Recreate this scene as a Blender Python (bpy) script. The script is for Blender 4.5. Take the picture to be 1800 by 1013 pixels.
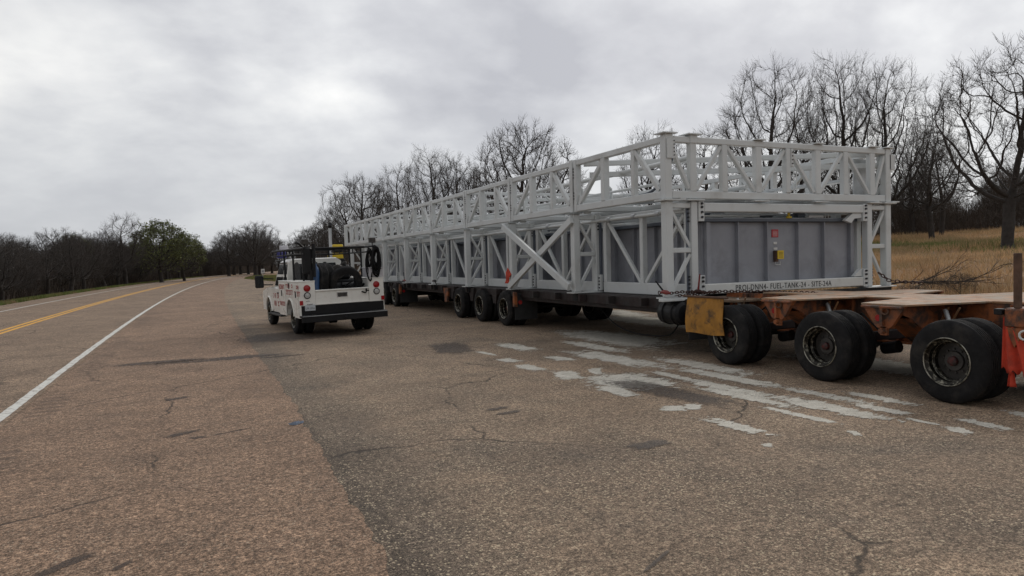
import bpy, math, random
import numpy as np
from mathutils import Vector, Matrix, Euler
R = math.radians
for o in list(bpy.data.objects): bpy.data.objects.remove(o)
S = bpy.context.scene
C = S.collection

# ------------------------------------------------------------------ camera
H_EYE = 1.9
YAW, PITCH, ROLL = 0.4309, 0.03767, -0.02607
cam_d = bpy.data.cameras.new('camera'); cam = bpy.data.objects.new('camera', cam_d); C.objects.link(cam)
cam_d.sensor_width = 36; cam_d.lens = 36 * 1245.08 / 1800; cam_d.clip_start = .1; cam_d.clip_end = 6000
Fv = Vector((math.sin(YAW) * math.cos(PITCH), math.cos(YAW) * math.cos(PITCH), -math.sin(PITCH)))
Rv = Vector((math.cos(YAW), -math.sin(YAW), 0)); Uv = Rv.cross(Fv)
c_, s_ = math.cos(ROLL), math.sin(ROLL)
R2 = Rv * c_ + Uv * s_; U2 = Uv * c_ - Rv * s_
M = Matrix((R2, U2, -Fv)).transposed().to_4x4(); M.translation = (0, 0, H_EYE)
cam.matrix_world = M
S.camera = cam

# ------------------------------------------------------------------ sky and sun
SUN_AZ, SUN_EL = R(48), R(34)
W_ = bpy.data.worlds.new('World'); S.world = W_; W_.use_nodes = True
nt = W_.node_tree; nt.nodes.clear(); N = nt.nodes.new; L = nt.links.new
def mth(nt, op, a, b=None, clamp=False):
    n = nt.nodes.new('ShaderNodeMath'); n.operation = op; n.use_clamp = clamp
    for i, v in enumerate((a, b)):
        if v is None: continue
        if isinstance(v, (int, float)): n.inputs[i].default_value = v
        else: nt.links.new(v, n.inputs[i])
    return n.outputs[0]
def vmth(nt, op, a, b=None):
    n = nt.nodes.new('ShaderNodeVectorMath'); n.operation = op
    for i, v in enumerate((a, b)):
        if v is None: continue
        if isinstance(v, (tuple, list)): n.inputs[i].default_value = v
        else: nt.links.new(v, n.inputs[i])
    return n.outputs['Value'] if op in ('DOT_PRODUCT', 'LENGTH') else n.outputs[0]
def ramp(nt, f, stops):
    n = nt.nodes.new('ShaderNodeValToRGB'); nt.links.new(f, n.inputs[0])
    e = n.color_ramp.elements
    while len(e) > 1: e.remove(e[0])
    for i, (p, c) in enumerate(stops):
        if not isinstance(c, (tuple, list)): c = (c, c, c)
        el = e[0] if i == 0 else e.new(p)
        el.position = p; el.color = (*c[:3], 1)
    return n.outputs[0]
def noise(nt, vec, scale, detail=4, rough=.55, dist=0.0):
    n = nt.nodes.new('ShaderNodeTexNoise'); n.inputs['Scale'].default_value = scale
    n.inputs['Detail'].default_value = detail; n.inputs['Roughness'].default_value = rough
    n.inputs['Distortion'].default_value = dist
    if vec is not None: nt.links.new(vec, n.inputs['Vector'])
    return n.outputs['Fac']
def mix(nt, f, a, b, mode='MIX'):
    n = nt.nodes.new('ShaderNodeMix'); n.data_type = 'RGBA'; n.blend_type = mode
    for sck, v in ((n.inputs[0], f), (n.inputs[6], a), (n.inputs[7], b)):
        if isinstance(v, (int, float)): sck.default_value = v
        elif isinstance(v, (tuple, list)): sck.default_value = (*v[:3], 1)
        else: nt.links.new(v, sck)
    return n.outputs[2]
def mapr(nt, v, a, b, c=0, d=1):
    n = nt.nodes.new('ShaderNodeMapRange'); nt.links.new(v, n.inputs[0])
    for i, q in enumerate((a, b, c, d)): n.inputs[i + 1].default_value = q
    return n.outputs[0]
sky = N('ShaderNodeTexSky'); sky.sky_type = 'NISHITA'; sky.sun_disc = False
sky.sun_elevation = SUN_EL; sky.sun_rotation = SUN_AZ
tc = N('ShaderNodeTexCoord'); D = tc.outputs['Generated']
sx = N('ShaderNodeSeparateXYZ'); L(D, sx.inputs[0])
zz = mth(nt, 'ADD', mth(nt, 'MAXIMUM', sx.outputs[2], 0.0), .42)
cx = N('ShaderNodeCombineXYZ'); L(mth(nt, 'DIVIDE', sx.outputs[0], zz), cx.inputs[0]); L(mth(nt, 'DIVIDE', sx.outputs[1], zz), cx.inputs[1])
mp = N('ShaderNodeMapping'); L(cx.outputs[0], mp.inputs[0]); mp.inputs['Rotation'].default_value = (0, 0, R(20)); mp.inputs['Scale'].default_value = (1.0, 1.15, 1); mp.inputs['Location'].default_value = (7.3, 4.2, 0)
n1 = noise(nt, mp.outputs[0], 1.15, 5, .5, .0)
n2 = noise(nt, mp.outputs[0], 3.6, 6, .55, .12)
n3 = noise(nt, mp.outputs[0], .4, 2, .5)
cl = mth(nt, 'ADD', mth(nt, 'MULTIPLY', n1, .54), mth(nt, 'ADD', mth(nt, 'MULTIPLY', n2, .32), mth(nt, 'MULTIPLY', n3, .3)))
cloud = ramp(nt, cl, [(.46, (.33, .335, .36)), (.54, (.42, .425, .445)), (.60, (.52, .525, .535)), (.66, (.63, .63, .625)), (.74, (.78, .775, .75))])
sd = Vector((math.sin(SUN_AZ) * math.cos(SUN_EL), math.cos(SUN_AZ) * math.cos(SUN_EL), math.sin(SUN_EL)))
dt = vmth(nt, 'DOT_PRODUCT', D, tuple(sd))
glow = mth(nt, 'ADD', mapr(nt, dt, .2, 1.0, .86, 1.26), mapr(nt, dt, -.6, .5, -.06, .05))
cloud = mix(nt, 1.0, cloud, glow, 'MULTIPLY')
hz = mapr(nt, sx.outputs[2], .0, .22, .75, 0)            # low band: even, paler
cloud = mix(nt, hz, cloud, (.47, .485, .51))
scl = N('ShaderNodeVectorMath'); scl.operation = 'SCALE'; L(cloud, scl.inputs[0]); scl.inputs['Scale'].default_value = 10.0
skm = mix(nt, .97, sky.outputs[0], scl.outputs[0])
bg = N('ShaderNodeBackground'); L(skm, bg.inputs[0]); bg.inputs[1].default_value = .1
out = N('ShaderNodeOutputWorld'); L(bg.outputs[0], out.inputs[0])
sl = bpy.data.lights.new('sun', 'SUN'); sl.energy = .75; sl.angle = R(14); sl.color = (1, .95, .88)
so = bpy.data.objects.new('sun', sl); C.objects.link(so); so.rotation_euler = (-sd).to_track_quat('-Z', 'Y').to_euler()
so.location = (20, 20, 40)
S.view_settings.view_transform = 'Standard'; S.view_settings.look = 'None'; S.view_settings.exposure = .36; S.view_settings.gamma = 1
S.view_settings.use_curve_mapping = False
S.render.engine = 'CYCLES'

# ------------------------------------------------------------------ materials
def new_mat(name):
    m = bpy.data.materials.new(name); m.use_nodes = True
    t = m.node_tree; b = t.nodes['Principled BSDF']
    tcn = t.nodes.new('ShaderNodeTexCoord')
    return m, t, b, tcn.outputs['Object']
def mat(name, col, rough=.6, metal=0, var=.25, scale=3, dirt=None, dscale=2, dth=(.5, .62), bump=0, bscale=30, spec=None):
    m, t, b, oc = new_mat(name)
    n = noise(t, oc, scale, 5)
    lo = tuple(c * (1 - var) for c in col); hi = tuple(min(1, c * (1 + var)) for c in col)
    cc = ramp(t, n, [(.3, lo), (.7, hi)])
    if dirt:
        f = mapr(t, noise(t, oc, dscale, 8, .65, .3), dth[0], dth[1])
        cc = mix(t, f, cc, dirt)
    t.links.new(cc, b.inputs['Base Color'])
    b.inputs['Metallic'].default_value = metal
    t.links.new(mapr(t, noise(t, oc, scale * 2.3, 3), .3, .7, max(.05, rough - .1), min(1, rough + .1)), b.inputs['Roughness'])
    if spec is not None: b.inputs['Specular IOR Level'].default_value = spec
    if bump:
        bn = t.nodes.new('ShaderNodeBump'); bn.inputs['Strength'].default_value = bump; bn.inputs['Distance'].default_value = .02
        t.links.new(noise(t, oc, bscale, 4), bn.inputs['Height']); t.links.new(bn.outputs[0], b.inputs['Normal'])
    return m
M_ = dict(
    white=mat('painted_frame_steel', (.58, .60, .595), .42, 0, .05, .8, (.40, .39, .365), 1.3, (.52, .85), .03, 20),
    white2=mat('galvanised_steel', (.50, .52, .53), .42, .35, .15, 4),
    tank=mat('grey_tank_paint', (.275, .285, .315), .5, 0, .1, 1.2, (.20, .205, .225), 1.6, (.45, .72), .25, 2.2),
    tanklip=mat('tank_rim_paint', (.085, .10, .125), .5, 0, .1, 1.5),
    bolt=mat('dark_bolt', (.04, .04, .045), .5, .6),
    orange=mat('worn_orange_paint', (.27, .082, .024), .6, 0, .3, 3, (.055, .03, .02), 4.5, (.43, .58), .3, 25),
    deck=mat('worn_deck_plate', (.33, .165, .075), .7, 0, .35, 3.2, (.26, .20, .14), 3.5, (.42, .58), .4, 30),
    darkred=mat('dark_red_beam', (.020, .009, .008), .7, 0, .35, 3, (.02, .017, .016), 3, (.4, .6)),
    blackst=mat('black_steel', (.010, .010, .011), .6, 0, .3, 5, spec=.3),
    rubber=mat('tyre_rubber', (.013, .0125, .013), .85, 0, .25, 6, (.038, .034, .030), 4, (.5, .72), .2, 40, .25),
    rim=mat('dirty_chrome_rim', (.30, .28, .22), .35, .85, .3, 9, (.022, .02, .017), 16, (.34, .50)),
    rimdark=mat('dirty_wheel_disc', (.055, .05, .045), .6, .3, .4, 9),
    hubred=mat('red_hub', (.09, .014, .012), .6, 0, .3, 9, (.02, .015, .013), 12, (.45, .6)),
    flap=mat('stained_amber_flap', (.37, .17, .022), .7, 0, .25, 5, (.075, .045, .02), 4.5, (.53, .68), .2, 20),
    blackflap=mat('grey_rubber_flap', (.02, .02, .02), .8, 0, .3, 4),
    chain=mat('rusty_chain', (.06, .026, .02), .6, .5, .4, 20),
    binder=mat('red_binder', (.2, .02, .018), .5, 0, .3, 9),
    red=mat('red_cloth', (.50, .05, .022), .85, 0, .2, 5, (.25, .03, .015), 6, (.5, .7)),
    truckw=mat('white_truck_paint', (.78, .765, .71), .32, 0, .04, 2, (.55, .48, .38), 3, (.62, .95)),
    glass=mat('dark_glass', (.012, .014, .016), .08, 0, .1, 2),
    blackp=mat('black_plastic', (.008, .008, .009), .55, 0, .2, 4, spec=.3),
    chrome2=mat('worn_rim_edge', (.42, .40, .33), .35, .7, .2, 7, (.05, .045, .035), 9, (.45, .6)),
    chrome=mat('chrome', (.6, .6, .6), .2, 1, .1, 6),
    redlens=mat('red_lens', (.32, .012, .015), .2, 0, .1, 5),
    clearlens=mat('clear_lens', (.45, .45, .43), .2, 0, .2, 20),
    redvinyl=mat('faded_red_lettering', (.40, .07, .06), .6, 0, .2, 20),
    ink=mat('black_paint_lettering', (.03, .03, .03), .7, 0, .3, 20),
    blue=mat('blue_cylinder_paint', (.03, .08, .19), .4, 0, .2, 5),
    yellow=mat('yellow_paint', (.66, .46, .02), .45, 0, .12, 4),
    signred=mat('red_sticker', (.42, .02, .03), .5, 0, .1, 5),
    paper=mat('white_sticker', (.62, .62, .6), .6, 0, .05, 5),
    plate=mat('licence_plate_white', (.5, .53, .55), .5, 0, .15, 30),
    bluelens=mat('blue_lens', (.05, .05, .22), .3, 0, .3, 15),
    bark=mat('dark_bark', (.040, .034, .030), .95, 0, .35, 3, None, 2, (.5, .6), .4, 12),
    twig=mat('bare_twigs', (.058, .049, .043), .95, 0, .3, 1.0),
    brush=mat('leafless_brush', (.066, .051, .040), .95, 0, .45, .35),
    leaf=mat('spring_leaves', (.12, .135, .04), .8, 0, .4, 1.5),
    drygrass=mat('dry_grass_blades', (.60, .39, .21), .9, 0, .4, .25, (.36, .27, .14), .3, (.45, .6)),
    greengrass=mat('green_grass_blades', (.14, .18, .045), .9, 0, .35, .5, (.28, .2, .1), .4, (.5, .6)),
    whiteplastic=mat('white_plastic', (.55, .54, .56), .5, 0, .08, 5),
    cable=mat('black_cable', (.010, .010, .010), .85, spec=.2),
    timber=mat('weathered_timber', (.17, .12, .08), .85, 0, .3, 6),
    white3=mat('bright_white_beam_paint', (.62, .625, .60), .5, 0, .06, 2, (.45, .44, .41), 4, (.55, .8)),
    rust=mat('rusty_brown_steel', (.10, .055, .035), .8, 0, .35, 8),
    bluetrash=mat('faded_blue_plastic', (.12, .15, .2), .5, 0, .4, 30),
)
# worn see-through concrete remains on the asphalt
m, t, b, oc = new_mat('concrete_remains')
mpn = t.nodes.new('ShaderNodeMapping'); t.links.new(oc, mpn.inputs[0]); mpn.inputs['Rotation'].default_value = (0, 0, R(-24)); mpn.inputs['Scale'].default_value = (1.0, 1.9, 1)
f1 = mth(t, 'ADD', mth(t, 'MULTIPLY', noise(t, mpn.outputs[0], 2.6, 10, .7, .5), .45), mth(t, 'MULTIPLY', noise(t, mpn.outputs[0], 9, 10, .75, .6), .55))
f1 = mth(t, 'ADD', mth(t, 'MULTIPLY', mth(t, 'SUBTRACT', f1, .5), 1.9), .5)
t.links.new(ramp(t, noise(t, oc, 5, 6), [(.3, (.50, .47, .40)), (.7, (.68, .645, .56))]), b.inputs['Base Color'])
b.inputs['Roughness'].default_value = .9
uvn = t.nodes.new('ShaderNodeAttribute'); uvn.attribute_name = 'edge'
al = mapr(t, mth(t, 'ADD', f1, mth(t, 'MULTIPLY', mth(t, 'SUBTRACT', uvn.outputs['Fac'], .62), .40)), .49, .53)
t.links.new(mth(t, 'MULTIPLY', al, mapr(t, noise(t, oc, 60, 4, .8), .36, .56, .6, 1.0)), b.inputs['Alpha']); M_['patch'] = m

def asphalt(name, ca, cb, light, dark, strip=False, rumble=False, cell=58, lt=.84):
    m, t, b, oc = new_mat(name)
    big = noise(t, oc, .28, 6, .6, .4)
    c = ramp(t, big, [(.34, ca), (.66, cb)])
    if strip:   # darker band of old asphalt beside the seam, and blotches of it elsewhere
        s = t.nodes.new('ShaderNodeSeparateXYZ'); t.links.new(oc, s.inputs[0])
        wob = mth(t, 'MULTIPLY', mth(t, 'SUBTRACT', noise(t, oc, .8, 7, .65), .5), 1.6)
        xx = mth(t, 'ADD', s.outputs[0], wob)
        f = mth(t, 'MULTIPLY', mapr(t, xx, 1.55, 2.25, 1, 0), mapr(t, s.outputs[1], 26, 40, .75, .3))
        c = mix(t, mth(t, 'MULTIPLY', f, .68), c, dark)
        sm = mth(t, 'MULTIPLY', mapr(t, s.outputs[0], 1.26, 1.36, 1, 0), mapr(t, s.outputs[1], 30, 36, .35, 0))
        c = mix(t, sm, c, (.03, .024, .02))
        c = mix(t, mapr(t, noise(t, oc, .5, 8, .62, .5), .54, .70, 0, .6), c, dark)
    c = mix(t, mapr(t, noise(t, oc, 2.3, 8, .65), .45, .75, 0, .4), c, dark)
    g1 = mth(t, 'ADD', mth(t, 'MULTIPLY', noise(t, oc, 95, 3, .8), .5), mth(t, 'MULTIPLY', noise(t, oc, 34, 4, .8), .5))
    c = mix(t, 1.0, c, ramp(t, g1, [(.38, .12), (.5, .85), (.62, 2.3)]), 'MULTIPLY')
    c = mix(t, 1.0, c, ramp(t, noise(t, oc, 13, 5, .85), [(.36, .52), (.5, 1.0), (.64, 1.6)]), 'MULTIPLY')
    c = mix(t, 1.0, c, ramp(t, noise(t, oc, 1.1, 6, .7, .6), [(.32, .80), (.5, 1.0), (.68, 1.18)]), 'MULTIPLY')
    for k, (sc, thr, col, amt) in enumerate(((cell, lt + .04, light, .8), (cell * 1.9, .74, light, .42), (cell * .6, .955, light, .75), (cell * 1.15, .78, dark, .8))):
        v = t.nodes.new('ShaderNodeTexVoronoi'); v.inputs['Scale'].default_value = sc; v.inputs['Randomness'].default_value = 1
        mp_ = t.nodes.new('ShaderNodeMapping'); t.links.new(oc, mp_.inputs[0]); mp_.inputs['Location'].default_value = (k * 3.3, k * 1.7, 0)
        t.links.new(mp_.outputs[0], v.inputs['Vector'])
        sp_ = t.nodes.new('ShaderNodeSeparateColor'); t.links.new(v.outputs['Color'], sp_.inputs[0])
        f = mth(t, 'MULTIPLY', mapr(t, sp_.outputs[0], thr, thr + .04), mapr(t, v.outputs['Distance'], .35, .5, 1, 0))
        f = mth(t, 'MULTIPLY', f, mapr(t, noise(t, oc, .9, 4), .35, .6, .45, 1))
        c = mix(t, mth(t, 'MULTIPLY', f, amt), c, col)
    # hair cracks
    vc = t.nodes.new('ShaderNodeTexVoronoi'); vc.feature = 'DISTANCE_TO_EDGE'; vc.inputs['Scale'].default_value = .24
    wv = t.nodes.new('ShaderNodeVectorMath'); wv.operation = 'ADD'; t.links.new(oc, wv.inputs[0])
    nn = t.nodes.new('ShaderNodeTexNoise'); nn.inputs['Scale'].default_value = 1.6; nn.inputs['Detail'].default_value = 7; t.links.new(oc, nn.inputs['Vector'])
    sc_ = t.nodes.new('ShaderNodeVectorMath'); sc_.operation = 'SCALE'; sc_.inputs['Scale'].default_value = .5; t.links.new(nn.outputs['Color'], sc_.inputs[0]); t.links.new(sc_.outputs[0], wv.inputs[1])
    t.links.new(wv.outputs[0], vc.inputs['Vector'])
    crk = mth(t, 'MULTIPLY', mapr(t, vc.outputs['Distance'], .002, .006, 1, 0), mapr(t, noise(t, oc, .6, 3), .45, .57))
    c = mix(t, mth(t, 'MULTIPLY', crk, .75), c, (.03, .024, .02))
    hgt = mth(t, 'SUBTRACT', noise(t, oc, 75, 3, .7), mth(t, 'MULTIPLY', crk, .8))
    if rumble:
        s = t.nodes.new('ShaderNodeSeparateXYZ'); t.links.new(oc, s.inputs[0])
        u = mth(t, 'SUBTRACT', s.outputs[0], mth(t, 'MULTIPLY', mth(t, 'MULTIPLY', s.outputs[1], s.outputs[1]), .0004))
        band = mth(t, 'MULTIPLY', mapr(t, u, -2.10, -2.07), mapr(t, u, -1.72, -1.69, 1, 0))
        w = mth(t, 'SINE', mth(t, 'MULTIPLY', s.outputs[1], 2 * math.pi / .3))
        on = mapr(t, noise(t, oc, .22, 1), .38, .48)
        g = mth(t, 'MULTIPLY', mth(t, 'MULTIPLY', band, mapr(t, w, .1, .5)), on)
        c = mix(t, mth(t, 'MULTIPLY', g, .45), c, dark)
        hgt = mth(t, 'SUBTRACT', hgt, g)
    t.links.new(c, b.inputs['Base Color']); b.inputs['Roughness'].default_value = .88; b.inputs['Specular IOR Level'].default_value = .3
    bn = t.nodes.new('ShaderNodeBump'); bn.inputs['Strength'].default_value = .55; bn.inputs['Distance'].default_value = .012
    t.links.new(hgt, bn.inputs['Height']); t.links.new(bn.outputs[0], b.inputs['Normal'])
    return m
M_['road'] = asphalt('travel_lane_asphalt', (.215, .15, .102), (.28, .198, .134), (.42, .33, .25), (.11, .085, .068), cell=70, lt=.9)
M_['shoulder'] = asphalt('brown_shoulder_asphalt', (.212, .138, .092), (.288, .188, .124), (.52, .41, .30), (.085, .062, .05), rumble=True, cell=60, lt=.88)
M_['pullout'] = asphalt('coarse_pullout_asphalt', (.186, .134, .094), (.295, .210, .142), (.70, .57, .39), (.078, .066, .055), strip=True, cell=52, lt=.78)
def linemat(name, col):
    m, t, b, oc = new_mat(name)
    c = mix(t, mapr(t, noise(t, oc, 9, 8, .7), .5, .64, 0, .8), col, (.2, .15, .11))
    t.links.new(c, b.inputs['Base Color']); b.inputs['Roughness'].default_value = .75
    return m
M_['wline'] = linemat('white_road_paint', (.66, .65, .60)); M_['yline'] = linemat('yellow_road_paint', (.80, .40, .03))
m, t, b, oc = new_mat('field_soil')
c = ramp(t, noise(t, oc, .06, 6, .6), [(.35, (.27, .175, .10)), (.55, (.34, .22, .125)), (.70, (.22, .19, .08))])
c = mix(t, mapr(t, noise(t, oc, .5, 7, .65), .4, .7, 0, .5), c, (.13, .085, .05))
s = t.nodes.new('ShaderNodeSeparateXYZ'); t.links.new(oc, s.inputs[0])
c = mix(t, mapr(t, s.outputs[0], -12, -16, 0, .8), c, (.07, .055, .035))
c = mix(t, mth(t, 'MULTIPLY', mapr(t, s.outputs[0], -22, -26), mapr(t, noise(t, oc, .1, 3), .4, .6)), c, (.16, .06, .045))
t.links.new(c, b.inputs['Base Color']); b.inputs['Roughness'].default_value = 1; M_['soil'] = m
m, t, b, oc = new_mat('oil_and_dark_mark')
b.inputs['Base Color'].default_value = (.05, .035, .027, 1); b.inputs['Roughness'].default_value = .7
an = t.nodes.new('ShaderNodeAttribute'); an.attribute_name = 'edge'
t.links.new(mth(t, 'MULTIPLY', mapr(t, mth(t, 'ADD', noise(t, oc, 9, 8, .7), mth(t, 'MULTIPLY', mth(t, 'SUBTRACT', an.outputs['Fac'], .5), .5)), .42, .62), .6), b.inputs['Alpha'])
M_['dark_mark'] = m

# ------------------------------------------------------------------ mesh helpers
class MB:
    def __init__(s): s.v = []; s.f = []
    def add(s, vs, fs):
        o = len(s.v); s.v += [tuple(v) for v in vs]; s.f += [tuple(i + o for i in f) for f in fs]; return s
    def prism(s, poly, a, b, axis='x'):   # polygon in the two other axes, extruded a..b
        n = len(poly)
        def P(p, t): return {'x': (t, p[0], p[1]), 'y': (p[0], t, p[1]), 'z': (p[0], p[1], t)}[axis]
        vs = [P(p, a) for p in poly] + [P(p, b) for p in poly]
        fs = [tuple(range(n))[::-1], tuple(range(n, 2 * n))] + [(i, (i + 1) % n, (i + 1) % n + n, i + n) for i in range(n)]
        return s.add(vs, fs)
    def box(s, x0, x1, y0, y1, z0, z1, ch=.006):
        ch = min(ch, abs(x1 - x0) * .3, abs(y1 - y0) * .3, abs(z1 - z0) * .3)
        # chamfered box: 24 verts
        cs = [(x0, x1), (y0, y1), (z0, z1)]; vs = []; idx = {}
        for i in (0, 1):
            for j in (0, 1):
                for k in (0, 1):
                    sg = [(-1, 1)[i], (-1, 1)[j], (-1, 1)[k]]
                    for ax in range(3):
                        p = [cs[0][i], cs[1][j], cs[2][k]]
                        for a2 in range(3):
                            if a2 != ax: p[a2] -= sg[a2] * ch
                        idx[(i, j, k, ax)] = len(vs); vs.append(p)
        fs = []
        for ax in range(3):
            o = [a for a in range(3) if a != ax]
            for sd_ in (0, 1):
                q = []
                for (u, w) in ((0, 0), (1, 0), (1, 1), (0, 1)):
                    c = [0, 0, 0]; c[ax] = sd_; c[o[0]] = u; c[o[1]] = w; q.append(idx[(*c, ax)])
                fs.append(q)
            for u in (0, 1):
                for w in (0, 1):
                    c0 = [0, 0, 0]; c0[o[0]] = u; c0[o[1]] = w; c1 = list(c0); c1[ax] = 1
                    fs.append([idx[(*c0, o[0])], idx[(*c0, o[1])], idx[(*c1, o[1])], idx[(*c1, o[0])]])
        for i in (0, 1):
            for j in (0, 1):
                for k in (0, 1): fs.append([idx[(i, j, k, a)] for a in range(3)])
        return s.add(vs, fs)
    def beam(s, p, q, w, h=None, ch=None, up=(0, 0, 1)):
        h = h or w; ch = min(w, h) * .12 if ch is None else ch
        p, q = Vector(p), Vector(q); d = (q - p).normalized(); up = Vector(up)
        if abs(d.dot(up)) > .98: up = Vector((0, 1, 0))
        sd_ = d.cross(up).normalized(); u = sd_.cross(d).normalized()
        a, b = w / 2, h / 2
        pr = [(a - ch, -b), (a, -b + ch), (a, b - ch), (a - ch, b), (-a + ch, b), (-a, b - ch), (-a, -b + ch), (-a + ch, -b)]
        vs = [p + sd_ * x + u * y for x, y in pr] + [q + sd_ * x + u * y for x, y in pr]
        return s.add(vs, [tuple(range(8)), tuple(range(15, 7, -1))] + [(i, i + 8, (i + 1) % 8 + 8, (i + 1) % 8) for i in range(8)])
    def tube(s, pts, r, n=8, cap=True):
        pts = [Vector(p) for p in pts]; rs = r if isinstance(r, (list, tuple)) else [r] * len(pts)
        o = len(s.v); prev = None
        for i, p in enumerate(pts):
            d = (pts[min(i + 1, len(pts) - 1)] - pts[max(i - 1, 0)])
            if d.length < 1e-9: d = Vector((0, 0, 1))
            d.normalize()
            if prev is None:
                a = Vector((0, 0, 1)) if abs(d.z) < .9 else Vector((1, 0, 0)); e = d.cross(a).normalized()
            else:
                e = (prev - d * prev.dot(d)); e = e.normalized() if e.length > 1e-6 else d.orthogonal().normalized()
            prev = e; g = d.cross(e)
            for k in range(n):
                t_ = 2 * math.pi * k / n; s.v.append(tuple(p + (e * math.cos(t_) + g * math.sin(t_)) * rs[i]))
        for i in range(len(pts) - 1):
            for k in range(n):
                s.f.append((o + i * n + k, o + i * n + (k + 1) % n, o + (i + 1) * n + (k + 1) % n, o + (i + 1) * n + k))
        if cap:
            s.f.append(tuple(o + k for k in range(n))[::-1]); s.f.append(tuple(o + (len(pts) - 1) * n + k for k in range(n)))
        return s
    def lathe(s, prof, n=32, axis='x', c=(0, 0, 0)):   # prof: (along, radius)
        o = len(s.v)
        for (a, r) in prof:
            for k in range(n):
                t_ = 2 * math.pi * k / n; u, w = r * math.cos(t_), r * math.sin(t_)
                p = {'x': (a, u, w), 'y': (u, a, w), 'z': (u, w, a)}[axis]
                s.v.append((p[0] + c[0], p[1] + c[1], p[2] + c[2]))
        for i in range(len(prof) - 1):
            for k in range(n): s.f.append((o + i * n + k, o + i * n + (k + 1) % n, o + (i + 1) * n + (k + 1) % n, o + (i + 1) * n + k))
        return s
    def ring(s, c, r, tr, nrm, n=12, k=5, sx=1):   # torus
        c, nrm = Vector(c), Vector(nrm).normalized(); e = nrm.orthogonal().normalized(); g = nrm.cross(e)
        s.tube([c + e * (r * math.cos(2 * math.pi * i / n)) * sx + g * (r * math.sin(2 * math.pi * i / n)) for i in range(n + 1)], tr, k, False)
        return s
    def build(s, name, material, parent=None, world=True, smooth=None, loc=(0, 0, 0)):
        me = bpy.data.meshes.new(name)
        vs = s.v
        if parent is not None and world:
            r = parent
            while r.parent: r = r.parent
            l = r.location; vs = [(v[0] - l.x, v[1] - l.y, v[2] - l.z) for v in vs]
        me.from_pydata(vs, [], s.f); me.materials.append(M_[material] if isinstance(material, str) else material)
        if smooth:
            me.polygons.foreach_set('use_smooth', [True] * len(me.polygons))
            try: me.set_sharp_from_angle(angle=R(smooth))
            except Exception: pass
        o = bpy.data.objects.new(name, me); C.objects.link(o); o.location = loc
        if parent is not None: o.parent = parent
        return o
def tag(o, label=None, cat=None, group=None, kind=None):
    if label: o['label'] = label
    if cat: o['category'] = cat
    if group: o['group'] = group
    if kind: o['kind'] = kind
    return o
def empty(name, loc, label, cat, rz=0, group=None):
    o = bpy.data.objects.new(name, None); C.objects.link(o); o.location = loc; o.rotation_euler = (0, 0, rz)
    o.empty_display_size = .2
    return tag(o, label, cat, group)
def children(o): return [c for c in bpy.data.objects if c.parent == o]
def copy_tree(o, parent=None, kids=None):
    c = o.copy(); C.objects.link(c)
    if parent is not None: c.parent = parent
    for ch in list(o.children): copy_tree(ch, c)
    return c
def B(x0, x1, y0, y1, z0, z1, ch=.006): return MB().box(x0, x1, y0, y1, z0, z1, ch)

# ------------------------------------------------------------------ ground, road
def curve(y):
    y = np.asarray(y, float); yy = np.clip(y, 0, 260)
    return 4e-4 * yy ** 2 + np.where(y > 260, (y - 260) * .22, 0)
def pr_edge(y):   # right edge of the pullout in road coordinates
    return np.interp(y, [-100, 0, 40, 60, 140, 150], [14.6, 14.6, 14.2, 12.5, 1.6, 1.4])
def terr(x, y):
    x = np.asarray(x, float); y = np.asarray(y, float); u = x - curve(y)
    rr = np.clip(u - 17, 0, 50) * .070 + np.clip(u - 68, 0, 1e9) * .012
    rr = rr * np.interp(y, [60, 160], [1, .35])
    ll = -np.clip(-12.5 - u, 0, 12) * .16
    und = (np.sin(x * .31 + 1) * np.sin(y * .23) * .12 + np.sin(x * .9) * np.sin(y * .8 + 2) * .04) * np.clip((np.maximum(u - 18, -13 - u)) / 6, 0, 1)
    return rr + ll + und
def axis_pts(lim, near, far):
    p = [0.0]; st = near
    while p[-1] < lim: p.append(p[-1] + st); st = min(st * 1.03, far)
    return np.array(p)
px_ = axis_pts(1800, 1.2, 60); gx = np.concatenate([-px_[:0:-1], px_]) + 12; gy = np.concatenate([-px_[:0:-1][-70:], px_]) + 20
GX, GY = np.meshgrid(gx, gy, indexing='ij'); GZ = terr(GX, GY) - .04
nx, ny = GX.shape
gv = np.stack([GX, GY, GZ], -1).reshape(-1, 3)
ii = (np.arange(nx - 1)[:, None] * ny + np.arange(ny - 1)[None]).ravel()
gf = np.stack([ii, ii + ny, ii + ny + 1, ii + 1], -1)
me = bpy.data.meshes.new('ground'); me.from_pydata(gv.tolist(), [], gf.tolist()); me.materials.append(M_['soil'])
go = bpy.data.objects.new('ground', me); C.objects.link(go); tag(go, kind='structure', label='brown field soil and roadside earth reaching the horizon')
random.seed(4)
def strip(name, uL, uR, z, ys, material, jl=0, jr=0, nseg=1, label=None):
    mb = MB(); ys = list(ys)
    wl = 0
    for y in ys:
        a = uL(y) if callable(uL) else uL; b2 = uR(y) if callable(uR) else uR
        a += (math.sin(y * 3.1) * .3 + math.sin(y * 7.7 + 1) * .25 + random.uniform(-.5, .5)) * jl
        b2 += (math.sin(y * 2.7) * .3 + math.sin(y * 8.3 + 1) * .25 + random.uniform(-.5, .5)) * jr
        cv = float(curve(y))
        for k in range(nseg + 1): mb.v.append((a + (b2 - a) * k / nseg + cv, y, z))
    n = nseg + 1
    for i in range(len(ys) - 1):
        for k in range(nseg): mb.f.append((i * n + k, i * n + k + 1, (i + 1) * n + k + 1, (i + 1) * n + k))
    o = mb.build(name, material); tag(o, label, kind='structure'); return o
YS = [v for v in np.arange(-12, 30, .12)] + [v for v in np.arange(30, 120, 1.0)] + [v for v in np.arange(120, 700, 5.0)]
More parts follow.
